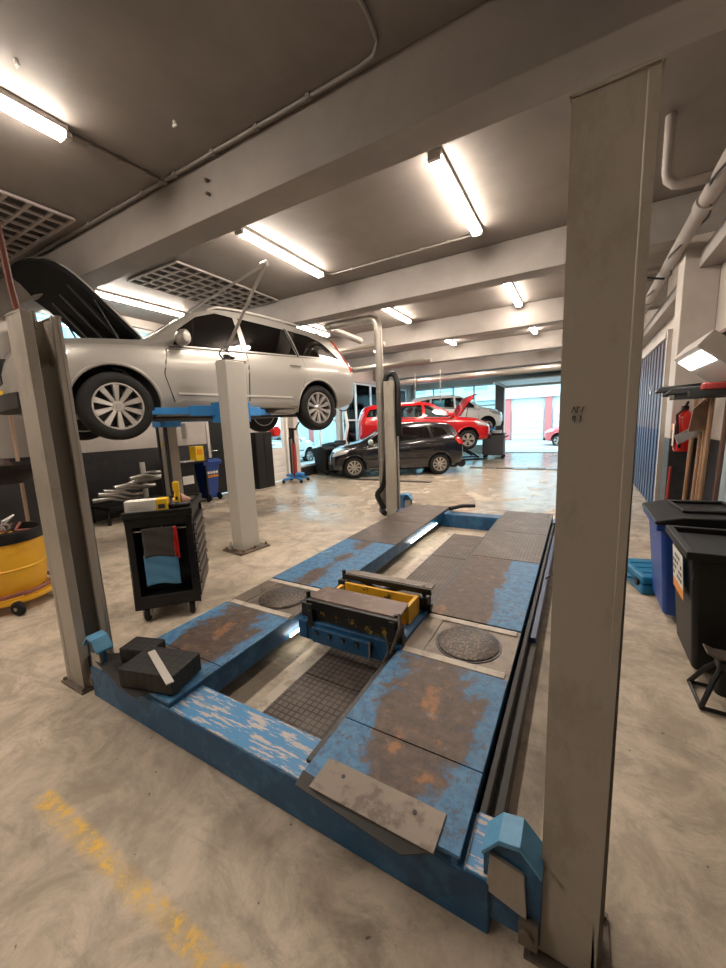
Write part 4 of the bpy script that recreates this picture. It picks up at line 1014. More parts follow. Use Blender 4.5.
RED=dict(HATCH); RED.update(top=[(-2.2,.95),(-2.18,1.10),(-2.1,1.30),(-1.95,1.45),(-1.6,1.52),(-.8,1.56),(-.2,1.56),(.2,1.50),(.6,1.30),(1.0,1.06),(1.15,1.01),(1.5,.98),(1.9,.90),(2.1,.76),(2.2,.60)],
 bot=[(-2.2,.42),(-2.0,.30),(-1.2,.22),(0,.21),(1.2,.21),(2.0,.24),(2.2,.32)],
 W=[(-2.2,.60),(-2.12,.78),(-1.9,.86),(-1.2,.885),(0,.888),(1.1,.885),(1.7,.85),(1.95,.77),(2.12,.60),(2.2,.38)],
 belt=[(-2.2,1.02),(-1.4,1.03),(0,.99),(1,.93),(2.2,.78)],wr=[(-2.2,.50),(-1.9,.60),(0,.63),(.3,.62),(1.1,.74),(1.6,.72),(2.2,.3)],
 axles=(1.36,-1.28),R=.315,rr=.215,W_=.885,gap=.05,sag=.06,spokes=5,sw=.10,twin=True,cab=(-2.0,.85),
 windows=[[(.90,1.00),(-.02,1.03),(-.02,1.42),(.15,1.42),(.52,1.22)],[(-.10,1.03),(-.98,1.07),(-.98,1.42),(-.10,1.43)],[(-1.06,1.07),(-1.92,1.11),(-1.80,1.34),(-1.06,1.42)]],
 surround=[(-1.98,1.07),(-1,1.04),(0,1.0),(.98,.95)],doors=[[(.96,.93),(.96,.5),(.88,.31),(-.04,.31),(-.04,.98)],[(-.07,.98),(-.07,.31),(-.85,.31),(-.98,.55),(-1.04,1.0)]],
 handles=[(.08,.88),(-.92,.92)],trims=[('tail_lamp',[(-2.12,.85),(-2.10,1.25),(-1.98,1.3),(-1.96,.9)],M['tail'],.012),('headlamp',[(2.08,.66),(1.66,.74),(1.55,.84),(1.66,.88),(2.06,.80)],M['lens'],.012)],
 mirror=(.80,1.02),mirrorm=M['red_paint'],shield=(1.04,.24,.62,.54),rearglass=(-1.96,-2.12,.5,.52),glassm=M['glass_tint'],hood=(1.08,2.06,.68),open=math.radians(62),seats=(.2,-.6),gw=.36,gz=(.48,.60),bz=(.26,.40))
f3=Vector((-3.16,12.7)); d=Vector((.88,.475)).normalized(); nl=Vector((-d.y,d.x)); mid=f3-d*1.44+nl*.82
red_,_=build_car('estate_car','red estate car raised low on a lift with its bonnet open, behind the black hatchback',RED,M['red_paint'],(mid.x,mid.y),math.atan2(d.y,d.x),.61); red_.scale=(1.02,1.02,1.02)
M['white_trim']=M['white_paint']
WH=dict(HATCH); WH.update(glassm=M['glass_tint'],mirrorm=M['white_paint'],sag=.07,spokes=5,sw=.09)
d=Vector((.88,.475)).normalized(); nl=Vector((-d.y,d.x)); f4=Vector((-3.2,15.6)); mid=f4-d*1.24+nl*.74
wc,_=build_car('hatchback_car','white hatchback raised high on a lift behind the red car',WH,M['white_paint'],(mid.x,mid.y),math.atan2(d.y,d.x),1.02)
# cars in the street
dup(wc,'white car parked in the street outside the left windows',loc=(-11.5,12.5,-.02),rz=1.5)
OUT=dict(RED); OUT.update(open=None)
build_car('street_car','pink red car with an orange number plate parked outside the open gate on the right',OUT,M['pink_car'] if 'pink_car' in M else mat('faded_red_car_paint',(.60,.10,.11),.35,coat=1),(.55,23.2),PI*.93,0)
# low lift below the red and white cars
for lab,c,h in (('blue scissor lift carrying the red car',(-4.75,12.65),.80),('blue lift carrying the white car at the back',(-4.3,15.1),1.20)):
    t=thing('scissor_lift',lab,'vehicle lift',(c[0],c[1],0),math.atan2(.475,.88))
    for s in (-1,1):
        obj('platform',MB().box(-.9,1.35,s*.5-.22,s*.5+.22,h-.10,h-.02),M['blue_bright'],t,bevel=.01)
        obj('scissor_leg',MB().bar((-.8,s*.5,.06),(.8,s*.5,h-.1),.06,.08,up=(0,1,0)),M['dark_metal'],t); obj('scissor_leg',MB().bar((.8,s*.5+.07,.06),(-.8,s*.5+.07,h-.1),.06,.08,up=(0,1,0)),M['dark_metal'],t)
        obj('base',MB().box(-.95,1.0,s*.5-.25,s*.5+.25,0,.05),M['dark_metal'],t)
# ------------------------------------------------------------------ tool cart
CR=.816
K=thing('tool_cart','black wheeled tool cart with towels hung in its open end, beside the left front post','tool cart',(-3.0,1.525,0),CR)
def KK(n,mb,m,parent=K,bevel=.006): return obj(n,mb,m,parent,bevel)
w,dp,z0,z1=.475,.715,.115,.90
b=MB(); b.box(0,.05,0,dp,z0,z1-.05); b.box(w-.05,w,0,.03,z0,z1-.05); b.box(0,w,dp-.03,dp,z0,z1-.05); b.box(0,w,0,dp,z0,z0+.10); b.box(0,w,0,.06,z1-.12,z1-.05); b.box(.05,w-.02,.16,.18,z0,z1-.05); b.box(w-.05,w-.02,0,dp,z0,z1-.05)
body=KK('body',b,M['dark_metal'])
b=MB(); b.box(-.012,w+.012,-.012,dp+.012,z1-.05,z1-.012); top=KK('top_tray',b,M['black'],bevel=.012)
b=MB(); b.box(-.012,w+.012,-.012,.012,z1-.012,z1+.006); b.box(-.012,w+.012,dp-.012,dp+.012,z1-.012,z1+.006); b.box(-.012,.012,0,dp,z1-.012,z1+.006); b.box(w-.012,w+.012,0,dp,z1-.012,z1+.006); obj('tray_rim',b,M['black'],top,bevel=.004)
zz=z0+.03
for i,h in enumerate((.13,.10,.08,.08,.08,.08,.08)):
    d_=KK('drawer',MB().box(w-.02,w+.008,.04,dp-.04,zz,zz+h-.012),M['dark_metal'],bevel=.004)
    obj('drawer_grip',MB().box(w+.006,w+.022,.06,dp-.06,zz+h-.034,zz+h-.016),M['steel_dirty'],d_,bevel=.003); zz+=h
for x,y in ((.07,.06),(w-.07,.06),(.07,dp-.06),(w-.07,dp-.06)):
    c=MB(); c.lathe([(0,-.018),(.045,-.018),(.055,-.010),(.055,.010),(.045,.018),(0,.018)],24,'x',o=(x,y-.02,.055)); ca=KK('caster',c,M['tyre'],bevel=0)
    c=MB(); c.box(x-.03,x-.024,y-.05,y+.03,.05,.13); c.box(x+.024,x+.03,y-.05,y+.03,.05,.13); c.box(x-.035,x+.035,y-.05,y+.04,.125,.142); obj('fork',c,M['steel'],ca)
b=MB(); b.cyl((.05,.03,.745),(w-.05,.03,.745),.008,10); KK('towel_bar',b,M['steel'],bevel=0)
b=MB(); b.bar((.25,.02,.745),(.25,.02,.83),.012,.006); KK('bar_hanger',b,M['steel'],bevel=0)
cM=Matrix.Translation((-3.0,1.525,0))@Matrix.Rotation(CR,4,'Z')
def cp(x,y,z): return cM@Vector((x,y,z))
def cloth(nm,x0,x1,z0_,z1_,yy,m,label,cat,wav=.008,tilt=0):
    mb=MB(); mb.sheet(lambda u,v:cp(x0+(x1-x0)*u+tilt*(1-v),yy-.012*math.sin(u*9+v*2)*wav/.008*.5-.004*math.sin(v*14+u*5),z0_+(z1_-z0_)*v+.012*math.sin(u*5)*(1-v)),16,14)
    o=single(nm,mb,m,label,cat); s=o.modifiers.new('s','SOLIDIFY'); s.thickness=.006; return o
cloth('shop_cloth',.11,.35,.53,.77,.006,M['cloth_grey'],'dark grey shop cloth draped over the bar in the end of the tool cart','cloth',wav=.004)
cloth('paper_sheet',.10,.345,.30,.555,.012,M['cloth_blue'],'blue wiping sheet hanging below the grey cloth on the tool cart','towel',wav=.003)
cloth('red_lanyard',.335,.36,.52,.77,-.012,M['red'],'narrow red strap hanging at the right edge of the grey cloth','strap')
def oncart(nm,mb,m,label,cat,bevel=0):
    mb.bm.transform(cM); return single(nm,mb,m,label,cat,bevel=bevel)
g=thing('glove_box','white and yellow glove carton lying on the front of the tool cart','box',tuple(cp(.155,.09,.892)),CR)
obj('carton',MB().box(-.15,.07,-.055,.055,0,.092),M['card'],g,bevel=.003); obj('yellow_end',MB().box(.07,.15,-.056,.056,-.0,.093),M['yellow'],g,bevel=.003)
for k in range(3): obj('print_line',MB().box(-.12,.03-.03*k,-.0565,-.0555,.025+.014*k,.029+.014*k),M['orange' if 0 else 'steel'],g)
obj('yellow_mark',MB().box(.085,.135,-.0575,-.0565,.02,.055),M['ink'],g)
q=MB(); q.cyl((.36,.30,.892),(.40,.22,.90),.04,16); oncart('magnetic_dish',q,M['steel'],'small round steel dish among the tools on the cart','dish')
sp=thing('work_light','yellow upright torch standing among tools on the cart','torch',tuple(cp(.36,.16,.892)),CR)
obj('handle',MB().tube([(0,0,0),(0,0,.06),(.005,0,.13)],[.022,.024,.02],14),M['yellow'],sp); obj('head',MB().box(-.02,.025,-.022,.022,.13,.21),M['yellow'],sp,bevel=.008); obj('switch',MB().box(-.008,.008,-.027,-.02,.06,.09),M['black'],sp,bevel=.002)
q=MB(); q.tube([(.32,.10,.915),(.36,.08,.92),(.40,.10,.915),(.45,.14,.912)],[.03,.028,.022,.02],12); oncart('impact_tool',q,M['black'],'black hand tool lying in front of the yellow torch','tool')
q=MB(); q.tube([(.33,.22,.93),(.39,.20,.95),(.44,.24,.93)],[.03,.045,.02],12); oncart('pink_rag',q,mat('pink_rag',(.55,.32,.25),.9,var=.3),'crumpled pink rag behind the yellow torch on the cart','rag')
q=MB(); q.box(.30,.44,.42,.62,.892,.905); oncart('socket_tray',q,M['rail_dark'],'dark flat tray of small tools at the back of the cart top','tray',bevel=.003)
q=MB(); q.cyl((.30,.33,.90),(.45,.38,.90),.008,8); q.cbox((.30,.33,.90),(.03,.025,.015)); oncart('ratchet',q,M['chrome'],'thin chrome ratchet lying on the cart top','ratchet')

# ------------------------------------------------------------------ yellow drum and things at the left edge
D=thing('waste_drum','dirty yellow drum with a black lip on a wheeled dolly at the left picture edge','drum',(-4.48,1.22,0)); D.scale=(1.08,1.08,1.02)
dr=obj('drum',MB().lathe([(0,.13),(.20,.13),(.245,.17),(.262,.26),(.268,.36),(.272,.365),(.272,.375),(.268,.38),(.275,.5),(.278,.62),(.27,.63),(.255,.60),(.24,.2),(0,.17)],44),M['yellow_drum'],D)
obj('black_lip',MB().lathe([(.262,.60),(.286,.60),(.29,.66),(.284,.69),(.262,.69)],44,closed=True),M['black'],D)
obj('contents',MB().lathe([(0,.60),(.262,.60),(.262,.605),(0,.64)],30),M['rail_dark'],D)
obj('dolly_ring',MB().lathe([(.235,.085),(.30,.085),(.305,.10),(.30,.125),(.235,.125)],40,closed=True),M['yellow_drum'],D)
obj('hose_coil',MB().tube([(.295*math.cos(a*.35),.295*math.sin(a*.35),.15+.012*(a/18)+.015*math.sin(a*.35)) for a in range(0,37)],.012,8),M['copper'],D)
for k in range(5):
    a=-2.7+k*2*PI/5; x,y=.335*math.cos(a),.335*math.sin(a)
    Mx=Matrix.Translation((x,y,.06))@Matrix.Rotation(a+.5,4,'Z')
    c=obj('caster',MB().lathe([(0,-.02),(.05,-.02),(.06,-.012),(.06,.012),(.05,.02),(0,.02)],24,'y',M=Mx),M['tyre'],D)
    obj('caster_arm',MB().bar((x*.8,y*.8,.105),(x,y,.105),.05,.012).cyl((x,y,.06),(x,y,.11),.01,8),M['steel_dirty'],c); obj('hub',MB().cyl(Mx@Vector((0,-.024,0)),Mx@Vector((0,.024,0)),.016,12),M['steel'],c)
random.seed(3)
for k in range(7):
    a=random.random()*6.28; r=.16; p0=Vector((-4.60+r*math.cos(a),1.26+r*math.sin(a),.66)); 
    pts=[p0+Vector((random.uniform(-.1,.1),random.uniform(-.1,.1),.02*j+random.uniform(0,.03))) for j in range(4)]
    if k<5: pts=[Vector((-4.60-.15+.09*k*.6,1.26-.08+.04*k,.655)),Vector((-4.60-.05+.04*k,1.26+.04*(k%3),.70+.012*k)),Vector((-4.60+.10,1.26-.10+.05*k,.69+.012*k)),Vector((-4.60+.22,1.26+.02*k-.06,.70))]
    if k==0: single('wire_frame',MB().tube([(-4.70,1.30,.68),(-4.42,1.22,.72),(-4.36,1.22,.79),(-4.55,1.36,.80),(-4.70,1.30,.68)],.009,8),M['white'],'white bent wire frame sticking out of the yellow drum','wire')
    else: single('hose_scrap',MB().tube(pts,.010+.004*(k%2),8),[M['greasy'],M['copper'],M['steel'],M['steel_dirty']][k%4],'loose hose scrap heaped on top of the yellow drum','hose scrap','hose scraps on the yellow drum')
# oil drain stand behind the drum
S_=thing('oil_drain_stand','black dish on thin legs behind the yellow drum at the left picture edge','drain stand',(-5.75,1.75,0))
obj('dish',MB().lathe([(0,.98),(.12,.99),(.40,1.14),(.46,1.20),(.47,1.22),(.45,1.22),(.12,1.02),(0,1.0)],36),M['black'],S_)
for k in range(4):
    a=.5+k*PI/2; obj('leg',MB().cyl((.30*math.cos(a),.30*math.sin(a),1.10),(.36*math.cos(a),.36*math.sin(a),0),.012,8),M['steel_dirty'],S_)
obj('shelf',MB().lathe([(0,.30),(.3,.30),(.3,.32),(0,.32)],24),M['dark_metal'],S_)
for i in range(3):
    q=MB(); q.lathe([(0,0),(.06,0),(.065,.14),(.03,.17),(.03,.2),(0,.2)],16,o=(-5.95+.16*i,1.68+.08*(i%2),1.06+.03*abs(i-1))); single('oil_bottle',q,[M['black'],M['red_dark'],M['steel_dirty']][i],['black can standing in the dish at the left edge','dark red can standing in the dish at the left edge','grey can standing in the dish at the left edge'][i],'can','cans in the drain dish')
for i,(x,y,lab) in enumerate([(-6.3,2.05,'pale wooden broom handle leaning left of its twin at the left picture edge'),(-6.15,2.2,'pale wooden broom handle leaning nearest the left front post')]):
    q=thing('broom',lab,'broom',(x,y,0),0,'brooms at the left edge'); obj('handle',MB().cyl((.05,-.05,.05),(-.20,.05,1.95),.022,12),mat('pale_wood_%d'%i,(.55,.38,.28),.5,var=.2),q); obj('brush_head',MB().cbox((.05,-.05,.05),(.3,.07,.09)),M['brush'],q,bevel=.01)
q=MB(); q.box(-7.30,-6.85,1.2,2.5,0,1.15); single('storage_cupboard',q,M['dark_wall'],'low dark cupboard against the left wall behind the brooms','cupboard',bevel=.01)
# tall pale wall cabinet seen left of the post
q=MB(); q.box(-7.33,-7.1,2.55,2.85,1.25,3.1); single('wall_duct',q,M['wall'],'pale vertical boxed duct on the left wall behind the front post','duct box',bevel=.008)
# things along the left wall
random.seed(5)
for k in range(9):
    y=3.45+.09*k; z=.38+.045*k
    q=MB(); r_=random.uniform(.025,.045); a=random.uniform(-.3,.3)
    q.tube([(-6.95,y-.35,z+.35*a),(-6.92+.1*a,y-.1,z+.05),(-6.95,y+.12,z-.2*a),(-7.0-.2*a,y+.40,z-.30*a)],r_,12)
    single('exhaust_part',q,M['steel'],'silvery exhaust tube lying in the pile against the dark left wall','exhaust tube','exhaust tubes piled by the left wall')
q=MB(); q.box(-7.3,-6.75,3.2,4.4,.26,.30).box(-7.3,-7.26,3.2,3.24,0,.3).box(-6.79,-6.75,3.2,3.24,0,.3).box(-7.3,-7.26,4.36,4.4,0,.3).box(-6.79,-6.75,4.36,4.4,0,.3)
single('low_rack',q,M['dark_metal'],'low dark rack holding the exhaust tubes by the left wall','rack')
q=MB(); q.cyl((-7.0,4.02,.3),(-7.0,4.02,.98),.045,16); single('white_tube',q,M['white'],'white upright tube behind the pile of exhaust tubes','tube')
B=thing('work_bench','narrow dark workbench against the left wall between the far lift post and the dark door','workbench',(-7.05,5.0,0))
obj('worktop',MB().box(-.28,.25,-.38,.30,.86,.90),M['dark_metal'],B,bevel=.005); obj('cabinet',MB().box(-.28,.2,-.36,.0,.05,.86),M['black'],B,bevel=.005)
for x,y in ((.2,.25),(-.25,.25)): obj('leg',MB().box(x-.02,x+.02,y-.02,y+.02,0,.86),M['dark_metal'],B)
lb=obj('paper_label',MB().box(.2,.204,-.3,-.05,.45,.62),M['sticker'],B)
q=MB(); q.box(-7.0,-6.85,4.85,5.02,.90,.915); q.cbox((-6.95,4.78,.91),(.2,.15,.02),(0,0,.4)); single('papers',q,M['white'],'white papers lying on the narrow workbench','papers')
q=thing('parts_bin','yellow plastic box standing at the end of the narrow workbench','box',(-6.93,5.14,.90)); obj('box',MB().box(-.10,.10,-.10,.10,0,.30),M['yellow'],q,bevel=.01); obj('front_notch',MB().box(.095,.108,-.06,.06,.12,.24),M['amber'],q,bevel=.004)
def wheelie(label,x0,x1,y0,y1,h,m,lidm,z_lid=.0,name='wheelie_bin',lid=True,taper=.06,open_=False):
    cx,cy=(x0+x1)/2,(y0+y1)/2; t=thing(name,label,'bin',(cx,cy,0)); a,b=(x1-x0)/2,(y1-y0)/2
    s=MB(); s.hexa([(-a+taper,-b+taper,.05),(a-taper,-b+taper,.05),(a-taper,b-taper,.05),(-a+taper,b-taper,.05),(-a,-b,h-.06),(a,-b,h-.06),(a,b,h-.06),(-a,b,h-.06)])
    bd=obj('body',s,m,t,bevel=.03,seg=3)
    s=MB(); rim=.03
    for (p,q_,r_,u_) in ((-a-rim,a+rim,-b-rim,-b+.01),(-a-rim,a+rim,b-.01,b+rim),(-a-rim,-a+.01,-b,b),(a-.01,a+rim,-b,b)): s.box(p,q_,r_,u_,h-.075,h-.03)
    obj('rim',s,m,t,bevel=.008)
    if lid:
        s=MB(); s.prism([(-a-.04,h-.03),(-a-.045,h-.005),(-a*.6,h+.035),(a*.6,h+.045),(a+.045,h+.0),(a+.04,h-.03)],-b-.04,b+.04,'y'); ld=obj('lid',s,lidm,t,bevel=.012)
        s=MB(); s.tube([(-a*.5,-b*.6,h+.045),(-a*.6,b*.6,h+.045),(a*.5,b*.6,h+.055),(a*.55,-b*.6,h+.055),(-a*.5,-b*.6,h+.045)],.012,8); obj('lid_rib',s,M['black'],ld)
    for yy in (-b+.06,b-.06):
        s=MB(); s.lathe([(0,-.02),(.07,-.02),(.08,-.01),(.08,.01),(.07,.02),(0,.02)],24,'y',o=(a-.02,yy,.08)); obj('wheel',s,M['tyre'],t)
    return t
t=wheelie('blue paper bin with printed white letters beside the narrow workbench',-7.2,-6.85,5.22,5.62,.86,M['bin_blue'],M['bin_blue'])
for k,(z,mm) in enumerate(((.62,'sticker'),(.54,'amber'))):
    for j in range(4): obj('letter_mark',MB().box(.172,.184,-.13+j*.07,-.08+j*.07,z-.025,z+.025),M[mm],t)
q=MB(); q.cyl((-7.2,5.1,1.36),(-7.2,5.1,1.68),.06,18); single('paper_roll',q,M['steel'],'grey cylinder mounted on the left wall above the workbench','dispenser')
q=MB(); q.box(-7.30,-6.95,6.85,7.42,0,1.42); q.box(-6.95,-6.94,6.87,7.12,.04,1.38).box(-6.95,-6.94,7.14,7.40,.04,1.38); single('black_locker',q,M['dark_metal'],'tall black locker between the dark door and the white door','locker',bevel=.008)
r=thing('hose_reel','round red hose reel fixed on the left wall beside the white door','hose reel',(-7.16,7.80,1.42)); obj('drum',MB().lathe([(0,-.10),(.13,-.10),(.14,-.08),(.10,-.06),(.10,.04),(.14,.06),(.13,.08),(0,.08)],28,'x'),M['red'],r); obj('bracket',MB().box(-.19,-.08,-.03,.03,-.05,.05),M['black'],r)
t=thing('transmission_jack','red and blue wheeled transmission jack standing in front of the left windows','jack',(-6.8,8.1,0),.3)
obj('column',MB().cyl((0,0,.16),(0,0,1.08),.055,18),M['red_dark'],t); obj('ram',MB().cyl((0,0,1.08),(0,0,1.45),.035,14),M['black'],t)
obj('head',MB().box(-.10,.10,-.05,.05,1.43,1.49).bar((.08,0,1.46),(.20,.0,1.64),.05,.03).box(-.09,-.05,-.06,.06,1.2,1.5),M['black'],t,bevel=.006)
for k in range(4):
    a=PI/4+k*PI/2; ln=obj('base_leg',MB().bar((0,0,.15),(.36*math.cos(a),.36*math.sin(a),.10),.09,.06),M['blue_bright'],t,bevel=.015)
    obj('caster',MB().lathe([(0,-.018),(.045,-.018),(.05,0),(.045,.018),(0,.018)],18,'y',o=(.36*math.cos(a),.36*math.sin(a),.05)),M['tyre'],ln)
obj('pedal',MB().box(-.26,-.05,-.10,.10,.17,.23),M['blue_bright'],t,bevel=.03); obj('pump_cover',MB().box(.02,.24,-.12,.10,.16,.27),M['blue_bright'],t,bevel=.04)
wheelie('black bin standing below the left windows, farther from the white door',-7.25,-6.75,10.1,10.6,.92,M['bin_black'],M['bin_black'])
wheelie('black bin standing below the left windows, nearer to the white door',-7.2,-6.7,9.45,9.95,.82,M['bin_black'],M['bin_black'])
q=MB(); q.box(-7.25,-6.8,10.64,10.93,0,.85); q.box(-7.2,-6.85,10.68,10.9,.85,1.02); single('black_crate_stack',q,M['black'],'black box with a smaller one on it, behind the black bins by the windows','crate',bevel=.03)
t=thing('wheel_balancer','dark machine with a pale round dial beside the left windows behind the black hatchback','wheel balancer',(-7.05,11.25,0))
obj('cabinet',MB().box(-.25,.25,-.3,.3,0,.8),M['black'],t,bevel=.03); obj('column',MB().box(-.05,.05,-.05,.05,.8,2.2),M['dark_metal'],t,bevel=.01)
obj('dial',MB().lathe([(0,-.03),(.26,-.03),(.27,0),(.26,.03),(0,.03)],32,'y',o=(.0,-.10,2.28)),M['hi_vis'],t); obj('dial_ring',MB().tube([(.27*math.cos(a*PI/16),-.10,2.28+.27*math.sin(a*PI/16)) for a in range(32)],.03,8,closed=True),M['black'],t)
obj('arm',MB().tube([(0,-.05,2.0),(.12,-.1,1.5),(.05,-.2,1.0),(.2,-.3,.85)],.06,10),M['white'],t)
t=thing('workshop_cart','grey moulded cart on casters between the red car and the open gate','cart',(-2.9,15.6,0),.05)
obj('body',MB().box(-.42,.38,-.3,.3,.12,.92),M['rail_grey'] if 'rail_grey' in M else mat('graphite_plastic',(.07,.07,.075),.45),t,bevel=.04)
obj('lid',MB().box(-.45,.40,-.33,.33,.92,.97),M['black'],t,bevel=.015); obj('push_handle',MB().tube([(.40,-.2,.8),(.50,-.2,.86),(.50,.2,.86),(.40,.2,.8)],.02,8),M['black'],t)
for x in (-.33,.33):
    for y in (-.25,.25): obj('caster',MB().lathe([(0,-.025),(.055,-.025),(.06,0),(.055,.025),(0,.025)],18,'y',o=(x,y,.06)),M['tyre'],t)
q=MB(); q.box(-.1,.25,-.2,.2,0,.1); q.bm.transform(Matrix.Translation((-2.9,15.6,.97))); single('white_carton',q,M['card'],'small white carton lying on the grey cart near the gate','box')
# floor rails 
t=thing('floor_rail','long low dark steel floor strip across the workshop before the open gate','floor rail',(-1.4,12.2,0))
obj('rail',MB().box(-1.6,2.3,-.14,.14,0,.02),M['steel_dirty'],t,bevel=.004)
for x in (-1.0,-.1,.8): obj('cover_plate',MB().box(x-.2,x+.2,-.2,.2,.002,.026),M['steel'],t,bevel=.004)
single('door_threshold',MB().box(-2.9,1.0,17.9,18.05,.0,.02),M['steel_dirty'],'dark threshold strip across the open gate','threshold')
single('floor_plate',MB().box(-5.6,-3.2,8.9,9.1,0,.012),M['rail_dark'],'dark flat strip on the floor in front of the black hatchback','floor strip')

# ------------------------------------------------------------------ right hand wall
t=wheelie('large black wheeled bin with a white and orange sticker, nearest on the right',.55,1.08,2.52,3.05,.80,M['bin_black'],M['bin_black'],lid=False)
obj('dark_inside',MB().box(-.25,.25,-.25,.25,.60,.68),M['greasy'],t)
cx,cy=(.53+1.10)/2,(2.50+3.05)/2
def st_(x0,x1,z0,z1,mm,off,yb=0):
    # label on the tapered left face of the bin
    f=lambda y,z:(-(.285)+.06*(1-(z-.05)/.74)-off,y,z)
    m_=MB(); m_.sheet(lambda u,v:Vector(f(x0+(x1-x0)*u,z0+(z1-z0)*v)),1,1); return m_
sk=obj('sticker',st_(-.16,.10,.50,.70,'sticker',.006),M['sticker'],t); obj('sticker_base',st_(-.16,.10,.44,.50,'orange',.006),M['orange'],sk)
for k in range(4):
    for j in range(5):
        if (k*5+j)%4!=3: obj('print_mark',st_(-.14+j*.045,-.11+j*.045,.53+k*.04,.55+k*.04,'ink',.009),M['ink'],sk)
t=wheelie('blue wheeled bin with a dark lid standing behind the large black bin',.52,1.08,3.20,3.78,.77,M['bin_blue'],M['black'])
q=MB(); q.tube([(-.262,.0+.04*math.cos(a*.5),.62+.0*a+.035*math.sin(a*.5)) for a in range(3,11)],.008,6); obj('white_mark',q,M['sticker'],t)
C_=thing('tool_case','teal blue plastic tool case lying on the floor left of the blue bin','tool case',(.60,3.98,0),.25)
obj('case',MB().box(-.16,.20,-.24,.24,0,.085).box(-.16,.20,-.24,.24,.092,.16),M['case'],C_,bevel=.02)
obj('handle',MB().tube([(-.16,-.08,.09),(-.20,-.07,.09),(-.20,.07,.09),(-.16,.08,.09)],.012,8),M['case'],C_)
for y in (-.16,.16): obj('latch',MB().box(-.172,-.155,y-.025,y+.025,.06,.12),M['black'],C_,bevel=.003)
for y in (-.12,0,.12): obj('lid_rib',MB().box(-.12,.16,y-.02,y+.02,.158,.168),M['case'],C_,bevel=.004)
A=thing('jack_stand','small black tube jack stand on the floor in front of the large black bin','jack stand',(.70,2.36,0))
fr=[(-.11,.17,.014),(-.105,-.05,.014),(.13,-.06,.014),(.12,.16,.014)]
obj('base_ring',MB().tube(fr,.012,8,closed=True),M['black'],A)
for p in fr: obj('leg',MB().tube([p,(p[0]*.55,p[1]*.55+.02,.15),(p[0]*.2,p[1]*.2+.04,.22)],.012,8),M['black'],A)
obj('column',MB().cyl((0,.05,.06),(0,.05,.26),.035,14),M['black'],A); obj('saddle',MB().prism([(-.09,.285),(-.05,.265),(.05,.262),(.10,.28),(.10,.295),(.04,.278),(-.05,.28),(-.09,.298)],-.0,.09,'y'),M['steel_dirty'],A,bevel=.003)
obj('ratchet_teeth',MB().box(-.04,.04,.01,.09,.20,.25),M['greasy'],A,bevel=.01)
F=thing('fire_extinguisher','red fire extinguisher with a white label mounted on the right wall pillar','fire extinguisher',(.95,5.13,1.05))
obj('cylinder',MB().lathe([(0,.04),(.068,.04),(.078,.06),(.078,.40),(.065,.43),(.03,.455),(.03,.47),(0,.47)],24),M['red'],F); obj('valve',MB().box(-.025,.025,-.03,.05,.47,.51).bar((0,0,.50),(0,-.10,.55),.02,.012),M['black'],F)
obj('label',MB().box(-.09,-.084,-.055,.0,.10,.33),M['sticker'],F); obj('label_mark',MB().box(-.088,-.08,.005,.055,.26,.33),M['orange'],F); obj('hose',MB().tube([(0,-.02,.49),(-.08,-.09,.42),(-.06,-.10,.2),(-.04,-.09,.08)],.012,8),M['black'],F)
def tool(nm,label,y,x,ztop,zbot,head,m,hm):
    t=thing(nm,label,nm.replace('_',' '),(x,y,zbot),0,'long handled tools standing against the right wall')
    h=ztop-zbot; obj('handle',MB().tube([(0,0,.0),(.04,.02,h)],.018,10),m,t)
    if head=='brush': obj('brush_head',MB().prism([(-.30,h-.01),(-.25,h+.045),(.05,h+.06),(.14,h+.03),(.12,h-.015)],-.05,.05,'x' if 0 else 'y'),hm,t,bevel=.012); obj('bristles',MB().box(-.22,.10,-.04,.04,h-.05,h-.01),M['brush'],t)
    if head=='shovel': obj('blade',MB().prism([(-.09,h-.24),(.05,h-.22),(.07,h-.02),(.0,h+.04),(-.07,h-.04)],-.012,.012,'y'),hm,t,bevel=.004)
    if head=='small_brush': obj('brush_head',MB().box(-.14,.08,-.05,.05,h-.01,h+.045),hm,t,bevel=.012); obj('bristles',MB().box(-.22,.10,-.04,.04,h-.06,h-.01),M['brush'],t)
    if head=='squeegee': obj('blade',MB().box(-.24,.16,-.02,.02,h-.01,h+.03).box(-.24,.16,-.006,.006,h+.03,h+.06),hm,t)
    if head=='scraper': obj('blade',MB().prism([(-.16,h-.34),(.03,h-.22),(.05,h-.30),(-.13,h-.42)],-.01,.01,'y'),hm,t)
    return t
tool('push_broom','black headed broom standing left of the other brooms beside the fire extinguisher',4.75,.92,1.70,.0,'brush',M['wood'],M['black'])
tool('floor_squeegee','grey squeegee on a wooden handle between the brooms on the right wall',4.55,.96,1.62,.0,'squeegee',M['wood_dark'],M['steel_dirty'])
tool('shovel','brown rusty shovel hanging blade up behind the brooms on the right wall',4.42,.94,1.56,.0,'shovel',M['wood'],M['rust'])
tool('scraper','pale bladed scraper on a wooden handle below the broom heads',4.5,.93,1.62,.0,'scraper',M['wood'],M['steel'])
tool('push_broom','broom with a red and black head at the right picture edge',4.15,1.0,1.68,.0,'small_brush',M['wood_dark'],M['red_dark'])
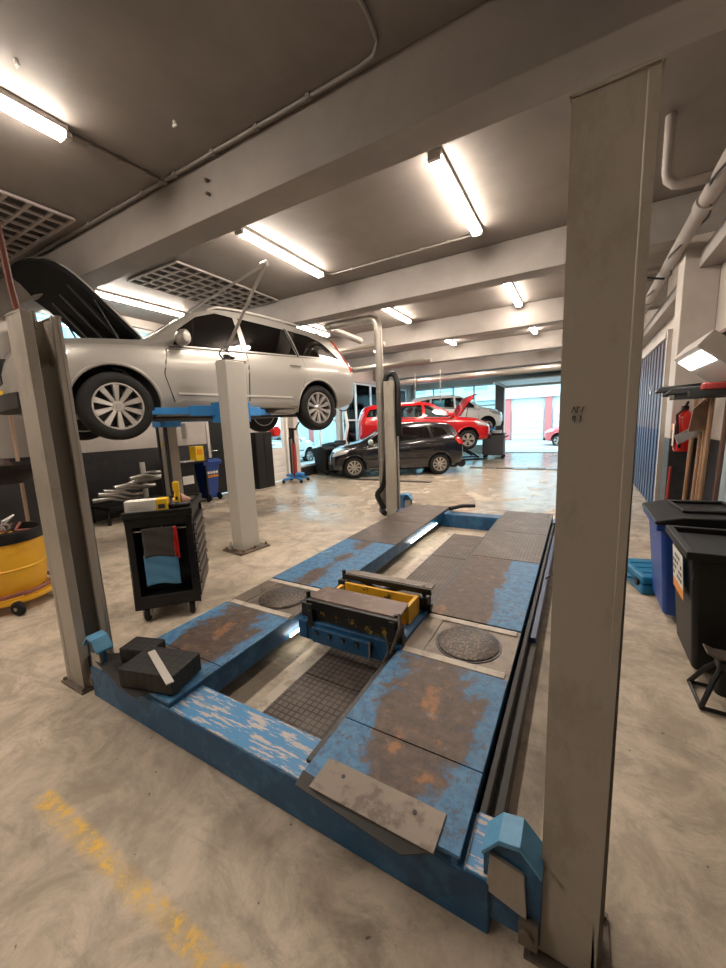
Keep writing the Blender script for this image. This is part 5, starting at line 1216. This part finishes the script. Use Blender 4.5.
tool('push_broom','broom with a light wooden handle between the shovel and the red headed broom',4.32,.94,1.66,.0,'brush',M['wood'],M['brush'])
q=MB(); q.tube([(.80,4.85,.0),(.83,4.9,.95)],.014,8); single('red_rod',q,M['red_dark'],'thin red rod standing below the fire extinguisher','rod')
P_=thing('wall_panel','pale blue grey translucent panel leaning on the wall at the right picture edge','panel',(1.08,3.9,0)); obj('sheet',MB().box(-.01,.0,-.35,.42,.55,1.45),M['hi_vis'],P_,bevel=.004); obj('edge_frame',MB().box(-.02,.02,.40,.45,.0,1.48),M['alu'],P_)
# tilted lamp hood with a lit window on the right wall
H=thing('work_lamp','tilted grey box lamp with a bright white panel hanging at the right picture edge','wall lamp',(.90,4.2,1.84),0,rot=(0,.70,.0))
obj('housing',MB().box(-.22,.24,-.42,.42,.0,.14),M['lamp_body'],H,bevel=.01)
obj('light_panel',MB().box(-.17,-.05,-.38,.38,-.006,.001),mat('lamp_panel_glow',(.9,.9,.85),.4,emit=(1,.95,.88),es=6),H)
obj('top_flap',MB().box(-.10,.20,-.30,.45,.17,.185),M['steel_dirty'],H,bevel=.003)
q=MB(); q.box(.95,1.13,3.2,5.0,2.10,2.13); single('wall_shelf',q,M['wood_dark'],'thin dark shelf on the right wall above the tilted lamp','shelf',bevel=.003)
q=MB(); q.box(.97,1.12,3.4,3.65,2.13,2.42); single('white_canister',q,M['white'],'white canister standing on the dark wall shelf at the right edge','canister',bevel=.02)
# post scribbles
mk=MB()
for p,q_ in (((.012,1.515),(.022,1.545)),((.022,1.545),(.032,1.515)),((.036,1.515),(.036,1.545)),((.036,1.545),(.048,1.54)),((.052,1.515),(.064,1.545)),((.018,1.485),(.018,1.50)),((.018,1.50),(.030,1.50)),((.030,1.50),(.026,1.47)),((.046,1.50),(.054,1.50)),((.054,1.50),(.048,1.47))):
    mk.bar((p[0]*.45-.022,.9545,1.5+(p[1]-1.5)*.45),(q_[0]*.45-.022,.9545,1.5+(q_[1]-1.5)*.45),.0015,.0015,up=(0,1,0))
o=obj('pen_marking',mk,M['ink'],L,world=True)
